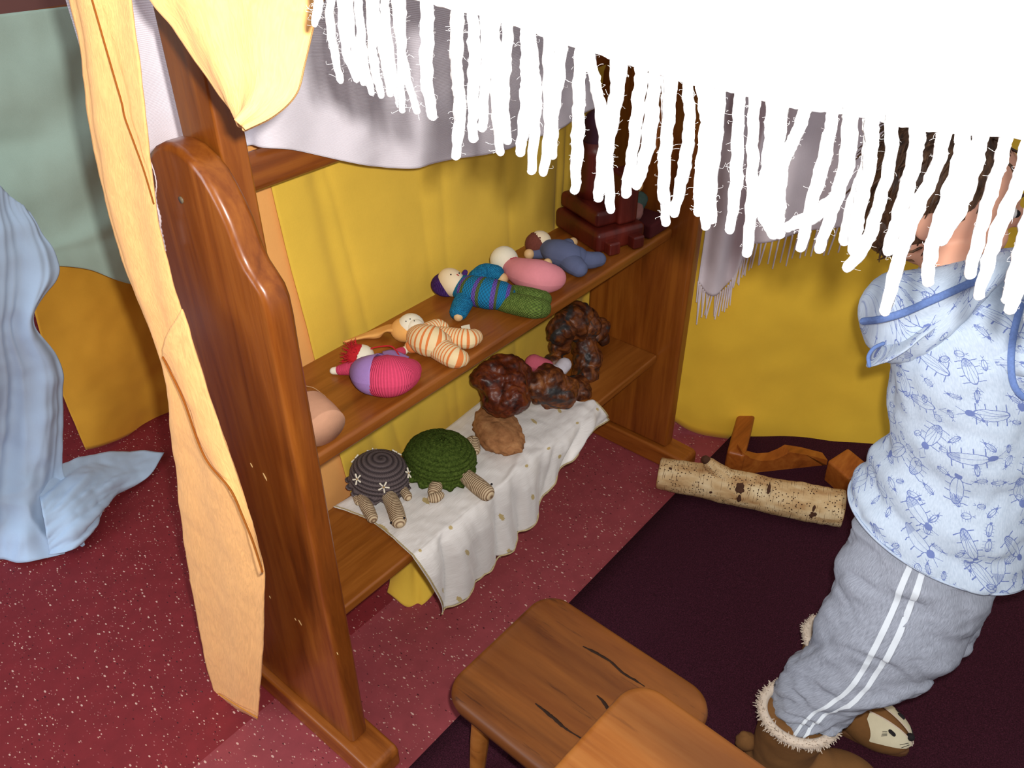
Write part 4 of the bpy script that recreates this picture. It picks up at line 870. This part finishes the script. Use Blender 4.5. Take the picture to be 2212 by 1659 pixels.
m_hairc = Mat('brown_hair', .5, .4); n = m_hairc.noise(m_hairc.scale(m_hairc.co(), 160, 160, 20), 1, 4); m_hairc.color(m_hairc.ramp(n, [(.3, lin(44, 28, 18)), (.6, lin(96, 66, 42)), (.8, lin(138, 104, 70))])).bump(n, .8, .003); m_hairc = m_hairc.m
# key joints
hip = V(.606, -.646, .480); waist = P(2082, 1000, d=1.215); chest = P(2100, 830, d=1.165); shl = P(2100, 700, d=1.13); neck = P(2072, 590, d=1.13); headc = P(2042, 425, d=1.145)
kneeR = V(.500, -.640, .285); kneeL = V(.640, -.700, .285); ankR = V(.418, -.580, .10); ankL = V(.585, -.600, .10)
# body (skin): one continuous surface
J = ([], [], [])
HU = V(0, 0, 1); hf = F
ball('', headc, [hf * .090, SIDE * .074, HU * .102], None, None, 40, 26, join=J)
ball('', headc + hf * .035 - HU * .045, [hf * .052, SIDE * .056, HU * .050], None, None, 24, 16, join=J)
ball('', headc + hf * .094 - HU * .012, [hf * .014, SIDE * .011, HU * .014], None, None, 16, 10, join=J)
for s_ in (1, -1): ball('', headc + SIDE * .073 * s_ - hf * .012 - HU * .012, [hf * .018, SIDE * .010, HU * .026], None, None, 16, 12, join=J)
for s_ in (1, -1): ball('', headc + SIDE * .040 * s_ + hf * .062 - HU * .03, .026, None, None, 16, 12, join=J)
tube('', [chest, shl, neck, headc - HU * .05], [.07, .065, .042, .042], None, None, 20, 20, join=J)
tube('', [hip, waist, chest, shl - HU * .02], [.060, .070, .078, .06], None, None, 24, 20, join=J)
for s_, kn, an in ((1, kneeR, ankR), (-1, kneeL, ankL)):
    tube('', [hip - HU * .03 + SIDE * .025 * s_, kn, an], [.046, .036, .028], None, None, 18, 20, join=J)
    tube('', [an + V(0, 0, -.03), an - V(0, 0, .06) + F * .05], [.032, .026], None, None, 14, 8, join=J)
elR = shl + SIDE * .050 + F * .150 - HU * .01; haR = elR + F * .130 + HU * .055 - SIDE * .03; elL = shl - SIDE * .085 + F * .120 - HU * .02; haL = elL + F * .12 + HU * .07 + SIDE * .02
for s_, el, ha in ((1, elR, haR), (-1, elL, haL)):
    tube('', [shl + SIDE * .055 * s_, el, ha], [.036, .030, .021], None, None, 16, 20, join=J)
    fd = (ha - el).normalized(); ball('', ha + fd * .022, [fd * .030, SIDE * .013, fd.cross(SIDE).normalized() * .024], None, None, 16, 12, join=J)
    up_ = fd.cross(SIDE).normalized()
    for k, L in enumerate((.040, .046, .043, .034)):
        b0 = ha + fd * .042 + up_ * (.018 - .012 * k); tube('', [b0, b0 + fd * L * .5 - SIDE * .003 * s_, b0 + fd * L - SIDE * .014 * s_], [.0062, .0058, .0048], None, None, 10, 8, join=J)
    tube('', [ha + fd * .012 + up_ * .02, ha + fd * .030 + up_ * .034, ha + fd * .046 + up_ * .038], [.0072, .0066, .0054], None, None, 10, 8, join=J)
body = mobj('body', J[0], J[1], m_fskin, person, True); r_ = body.modifiers.new('merge', 'REMESH'); r_.mode = 'VOXEL'; r_.voxel_size = .0034; r_.use_smooth_shade = True
sm_ = body.modifiers.new('smooth', 'SMOOTH'); sm_.iterations = 6; sm_.factor = .5
for s_ in (1, -1):
    ey = ball('eye', headc + SIDE * .030 * s_ + hf * .080 + HU * .004, [hf * .008, SIDE * .012, HU * .008], plain('eye_white', (.8, .8, .78), .3), body, 16, 10); ball('iris', headc + SIDE * .030 * s_ + hf * .0865 + HU * .004, .0052, m_black, ey, 12, 8)
    tube('eyebrow', [headc + SIDE * (.018 * s_) + hf * .088 + HU * .026, headc + SIDE * (.044 * s_) + hf * .078 + HU * .024], .0022, m_hairc, body, 6, 6)
tube('mouth', [headc + SIDE * k + hf * (.086 - abs(k) * .25) - HU * .048 for k in (-.018, 0, .018)], [.002, .004, .002], plain('lips', lin(190, 100, 92), .5), body, 8, 10)
# hair: short, over the skull and nape
def hd_(p, d):
    return .035 * fb((p.x * 3, p.y * 3, p.z * .8), 60, 3)
J = ([], [], [])
ball('', headc - hf * .016 + HU * .016, [hf * .090, SIDE * .0815, HU * .102], None, None, 60, 40, hd_, join=J)
ball('', headc - hf * .050 - HU * .045, [hf * .048, SIDE * .062, HU * .050], None, None, 40, 26, hd_, join=J)
for k in range(420):
    d = Vector((random.gauss(0, 1), random.gauss(0, 1), random.gauss(0, 1) + .3)).normalized()
    b0 = headc - hf * .016 + HU * .016 + hf * (.088 * d.dot(hf)) + SIDE * (.080 * d.dot(SIDE)) + HU * (.100 * d.z)
    if d.dot(hf) > .72 and d.z < .5: continue
    t_ = (V(0, 0, -1) - d * (-d.z)); t_ = (t_ * .8 - hf * .3 + Vector((random.gauss(0, .3), random.gauss(0, .3), 0))); t_ = t_.normalized() if t_.length > .1 else -hf
    tube('', [b0 - d * .004, b0 + t_ * .020 + d * .003, b0 + t_ * .042 - d * .004], [.002, .0018, .0006], None, None, 5, 5, 'none', join=J)
hair = mobj('hair', J[0], J[1], m_hairc, person, True)
# trousers
def pf(seed):
    def f(v, th, p):
        q = .010 * mn.noise(Vector((v * 11 + 1.5 * math.sin(th + seed), math.cos(th) * 1.1, math.sin(th) * 1.1 + seed))) * min(1, v * 5) - .010 * max(0, .12 - abs(mn.noise(Vector((v * 9 - 1.2 * math.cos(th + seed), math.cos(th) * 1.3, math.sin(th) * 1.3 + seed * 2))))) * 5 * min(1, v * 5) + .0035 * mn.noise(Vector((v * 24 - 2 * math.cos(th), math.cos(th) * 1.6, math.sin(th) * 1.6 + seed))) + .0025 * fb(p, 26, 3, seed)
        return q
    return f
J = ([], [], [])
def ring_(c, a, b, tiltF=0.): return (c, F * a + HU * tiltF, SIDE * b)
legR = [(hip + HU * .025, F * .092, SIDE * .070), (hip + SIDE * .012 - HU * .015, F * .106 - HU * .01, SIDE * .080), (V(.552, -.650, .375) + SIDE * .004, F * .104 - HU * .012, SIDE * .074), (kneeR, F * .092 + HU * .012, SIDE * .066), (V(.462, -.606, .222), F * .076 + HU * .026, SIDE * .057), (V(.434, -.590, .172), F * .058 + HU * .020, SIDE * .049)]
legL = [(hip + HU * .025, F * .090, SIDE * .070), (hip - SIDE * .030 - HU * .01, F * .098, SIDE * .070), (hip.lerp(kneeL, .45) - SIDE * .022, F * .078, SIDE * .062), (kneeL, F * .064, SIDE * .056), (kneeL.lerp(ankL, .45), F * .056 + HU * .02, SIDE * .050), (ankL.lerp(kneeL, .28), F * .048 + HU * .018, SIDE * .044)]
loft('', legR, None, None, 64, 110, pf(1.), join=J); loft('', legL, None, None, 64, 110, pf(2.3), join=J)
pants = mobj('trousers', J[0], J[1], m_marl, person, True, J[2]); pants['label'] = 'grey marl joggers with two white side stripes'
def on_leg(secs, v, th, off=.0012, m=110):
    cs = crom([s[0] for s in secs], m); A = crom([s[1] for s in secs], m); B = crom([s[2] for s in secs], m); i = min(m - 1, int(v * (m - 1))); o_ = A[i] * math.cos(th) + B[i] * math.sin(th)
    return cs[i] + o_ * (1 + (pf(1.)(i / (m - 1), th, cs[i] + o_) + off) / o_.length)
for dth in (-.07, .10):
    rows = []
    for k in range(70):
        v = .12 + .87 * k / 69; th0 = math.pi * .5 + .12 - .10 * v; wd = .040
        rows.append([on_leg(legR, v, th0 + dth * (1 + .3 * v) - wd, .0016), on_leg(legR, v, th0 + dth * (1 + .3 * v), .0020), on_leg(legR, v, th0 + dth * (1 + .3 * v) + wd, .0016)])
    vs = [p for r in rows for p in r]; fs = [(i * 3 + j, i * 3 + j + 1, i * 3 + j + 4, i * 3 + j + 3) for i in range(69) for j in range(2)]
    mobj('side_stripe', vs, fs, m_stripe, pants, True)
# top
def shf(v, th, p): return .0060 * math.sin(30 * v + 2.4 * math.cos(th + .5)) * math.exp(-((v - .30) / .2) ** 2) * (.4 + .6 * max(0, -math.cos(th))) + .0070 * fb(p, 14, 3, 5.)
J = ([], [], [])
tor = [(V(.620, -.652, .490), F * .134 - HU * .026, SIDE * .108), (V(.624, -.650, .510), F * .130 - HU * .022, SIDE * .106), (V(.632, -.648, .545), F * .120 - HU * .012, SIDE * .104), (waist, F * .106, SIDE * .100), (chest.lerp(waist, .5), F * .104, SIDE * .100), (chest, F * .102 + HU * .010, SIDE * .102), (shl - HU * .012, F * .090 + HU * .020, SIDE * .098), (shl + HU * .035, F * .068 + HU * .02, SIDE * .074), (neck + HU * .004, F * .052 + HU * .014, SIDE * .054)]
loft('', tor, None, None, 90, 90, shf, False, join=J)
for s_, el, ha in ((1, elR, haR), (-1, elL, haL)):
    a0 = shl + SIDE * .038 * s_ - HU * .020
    tube('', [a0, a0.lerp(el, .5) + HU * .006, el, el.lerp(ha, .55)], [.055, .048, .043, .034], None, None, 30, 40, 'none', fold=lambda L, t, p: .05 * fb(p, 26, 3), join=J)
sh_ = mobj('top', J[0], J[1], m_shirt, person, True, J[2]); sh_['label'] = 'pale blue jersey top printed with small line-drawn beetles'
tk = sh_.modifiers.new('t', 'SOLIDIFY'); tk.thickness = .003; tk.offset = -1
hemr = [tor[0][0] + (tor[0][1] * math.cos(t) + tor[0][2] * math.sin(t)) * 1.012 for t in [2 * math.pi * k / 60 for k in range(61)]]
tube('hem', hemr, .0022, m_shirt, sh_, 6, 200, 'none')
# raglan seam and hood
rs = [shl + SIDE * .070 + F * .030 + HU * .035, shl + SIDE * .100 + F * .040 - HU * .015, shl + SIDE * .1035 + F * .055 - HU * .075, shl + SIDE * .1015 + F * .075 - HU * .10]
tube('binding', [P(u, v, d=1.040) for u, v in ((2205, 660), (2190, 720), (2184, 780), (2190, 830), (2212, 858), (2240, 866))], .0042, m_binding, sh_, 8, 40, squash=(SIDE, .5))
J = ([], [], [])
hc = [P(2130, 590, d=1.075), P(2050, 640, d=1.082), P(1965, 690, d=1.115), P(1905, 700, d=1.15)]
def hdn(p, d): return .10 * fb(p, 18, 3, 2.)
loft('', [(P(2150, 585, d=1.10), RV * .02 + UV_ * .03, FV * .05), (P(2085, 625, d=1.10), RV * .012 + UV_ * .044, FV * .055), (P(2010, 670, d=1.12), RV * .008 + UV_ * .060, FV * .062), (P(1945, 685, d=1.14), UV_ * .064 + RV * .006, FV * .060), (P(1895, 680, d=1.155), UV_ * .052, FV * .050), (P(1868, 672, d=1.16), UV_ * .028, FV * .026), (P(1858, 668, d=1.165), UV_ * .004, FV * .004)], None, None, 48, 50, lambda v, th, p: .004 * fb(p, 22, 3, 8.), True, join=J)
loft('', [(P(2010, 700, d=1.10), RV * .02 + UV_ * .02, FV * .03), (P(1950, 735, d=1.115), RV * .024 + UV_ * .030, FV * .04), (P(1915, 755, d=1.13), RV * .022 + UV_ * .024, FV * .035), (P(1893, 768, d=1.135), RV * .010 + UV_ * .014, FV * .02)], None, None, 36, 30, lambda v, th, p: .003 * fb(p, 26, 3, 4.), True, join=J)
hood = mobj('hood', J[0], J[1], m_shirt, sh_, True, J[2])
tube('binding', [P(u, v, d=dd) for u, v, dd in ((1866, 694, 1.105), (1900, 690, 1.078), (1950, 676, 1.060), (2010, 650, 1.050), (2060, 628, 1.046), (2105, 608, 1.048), (2160, 590, 1.052))], .0052, m_binding, sh_, 10, 60, squash=(FV, .5))
tube('binding', [P(u, v, d=1.095) for u, v in ((1878, 790, ), (1876, 770), (1888, 752), (1908, 742))], .0026, m_binding, sh_, 8, 24)
# boots
def boot(ank, ydir, toe_len, label, detail):
    fwd = ydir.normalized(); sd = V(fwd.y, -fwd.x, 0); g = V(ank.x, ank.y, .009)
    J = ([], [], [])
    loft('', [(g + HU * .004 + fwd * .006, fwd * .048, sd * .040), (g + HU * .05, fwd * .050, sd * .043), (g + HU * .10 + (kneeR - ankR).normalized() * .0, fwd * .053, sd * .047), (g + HU * .165 + fwd * .004, fwd * .057, sd * .053)], None, None, 40, 20, lambda v, th, p: .002 * fb(p, 24, 3, 1.), True, join=J)
    tc = g + fwd * .098; ball('', tc + HU * .024, [fwd * .068, sd * .046, HU * .040], None, None, 36, 22, join=J); ball('', g + fwd * .035 + HU * .03, [fwd * .07, sd * .042, HU * .048], None, None, 30, 20, join=J); ball('', g - fwd * .01 + HU * .02, [fwd * .048, sd * .041, HU * .03], None, None, 30, 20, join=J)
    o = mobj('boot', J[0], J[1], m_suede, person, True); r_ = o.modifiers.new('merge', 'REMESH'); r_.mode = 'VOXEL'; r_.voxel_size = .004; r_.use_smooth_shade = True; s2 = o.modifiers.new('s', 'SMOOTH'); s2.iterations = 5
    o['label'] = label
    pts = []
    for k in range(40):
        a = 2 * math.pi * k / 40; c = fwd * math.cos(a); s_ = math.sin(a); L = .168 if math.cos(a) > 0 else .062
        wv = .0465 if math.cos(a) > 0 else .041
        pts.append(g + fwd * (math.cos(a) * L) + sd * (s_ * wv) - HU * .001)
    prism('sole', pts, HU * .012, m_sole, o, .003)
    # fur collar: dense tufts
    Jf = ([], [], []); cc_ = g + HU * .170 + fwd * .004
    ringp = [cc_ + fwd * .057 * math.cos(t) + sd * .053 * math.sin(t) for t in [2 * math.pi * k / 40 for k in range(41)]]
    tube('', ringp, .008, None, None, 10, 80, 'none', join=Jf)
    for k in range(900):
        t = random.uniform(0, 2 * math.pi); b0 = cc_ + fwd * .057 * math.cos(t) + sd * .053 * math.sin(t); d = (fwd * math.cos(t) * random.uniform(-.3, 1.2) + sd * math.sin(t) * random.uniform(-.3, 1.2) + HU * random.uniform(-.9, 1.1)).normalized()
        tube('', [b0, b0 + d * random.uniform(.009, .0145) + Vector((random.gauss(0, 1), random.gauss(0, 1), random.gauss(0, 1))) * .001], [.0013, .0005], None, None, 3, 3, 'none', join=Jf)
    mobj('fur_collar', Jf[0], Jf[1], m_fur, o, True)
    if detail:
        E0 = tc + HU * .024
        def surf(a, b, off=.0012): # a: across (-1..1), b: forward angle (0 top .. 1 toe)
            ph = b * math.pi / 2; x_ = math.sin(ph); z_ = math.cos(ph); yv = a
            q = fwd * (.068 * x_ * math.sqrt(max(0, 1 - yv * yv))) + sd * (.046 * yv) + HU * (.040 * z_ * math.sqrt(max(0, 1 - yv * yv)))
            return E0 + q * (1 + off / .045)
        for s_ in (1, -1):
            # cream cheek patch: a lens along the side of the toe
            N1, N2 = 20, 12; vs = []; fs = []
            for i in range(N1):
                b = -.08 + .98 * i / (N1 - 1); wd = math.sin(math.pi * min(1, (i / (N1 - 1)) * .93 + .07)) ** .6
                lo_ = .05 + .22 * (1 - i / (N1 - 1)) ** 1.2; hi_ = lo_ + (.96 - lo_) * wd
                for j in range(N2): a = (lo_ + (hi_ - lo_) * j / (N2 - 1)) * s_; vs.append(surf(a, b, .0022))
            fs = [(i * N2 + j, i * N2 + j + 1, (i + 1) * N2 + j + 1, (i + 1) * N2 + j) for i in range(N1 - 1) for j in range(N2 - 1)]
            mobj('cheek_patch', vs, fs, m_cream, o, True)
            tube('patch_edge', [vs[i * N2] for i in range(N1)], .0013, m_fur, o, 6, 40)
            tube('eye', [surf(.44 * s_, .34, .003), surf(.44 * s_, .40, .003)], .0042, m_black, o, 10, 4, squash=(HU, .4))
            for k in range(4): p0 = surf((.52 + .03 * k) * s_, .30 + .02 * k, .003); tube('eyelash', [p0, p0 + (surf((.62 + .04 * k) * s_, .24 + .02 * k, .003) - p0) * .8], .0005, m_black, o, 4, 3)
            for k in range(2): tube('whisker', [surf(.22 * s_, .72 + .05 * k, .003), surf(.5 * s_, .66 + .09 * k, .003)], .0005, m_black, o, 4, 4)
            ec = g + fwd * .050 + sd * .030 * s_ + HU * .078; ball('ear', ec, [fwd * .007, sd * .014, HU * .017], m_suede, o, 16, 10); ball('ear_lining', ec + fwd * .004 + HU * .001, [fwd * .004, sd * .008, HU * .010], m_cream, o, 14, 8)
        ball('nose', surf(0, .66, .003), .0070, m_black, o, 14, 10)
    else:
        ball('tail', g - fwd * .062 + HU * .062, [fwd * .018, sd * .014, HU * .020], m_suede, o, 18, 12, lambda p, d: .12 * fb(p, 120, 2))
    return o
boot(ankR, V(.42, -.91, 0), .2, 'near brown suede boot with cream fur collar and a small tail', False)
boot(V(.598, -.578, 0), V(-.03, -1, 0), .2, 'far brown suede boot with a cream animal face on the toe', True)
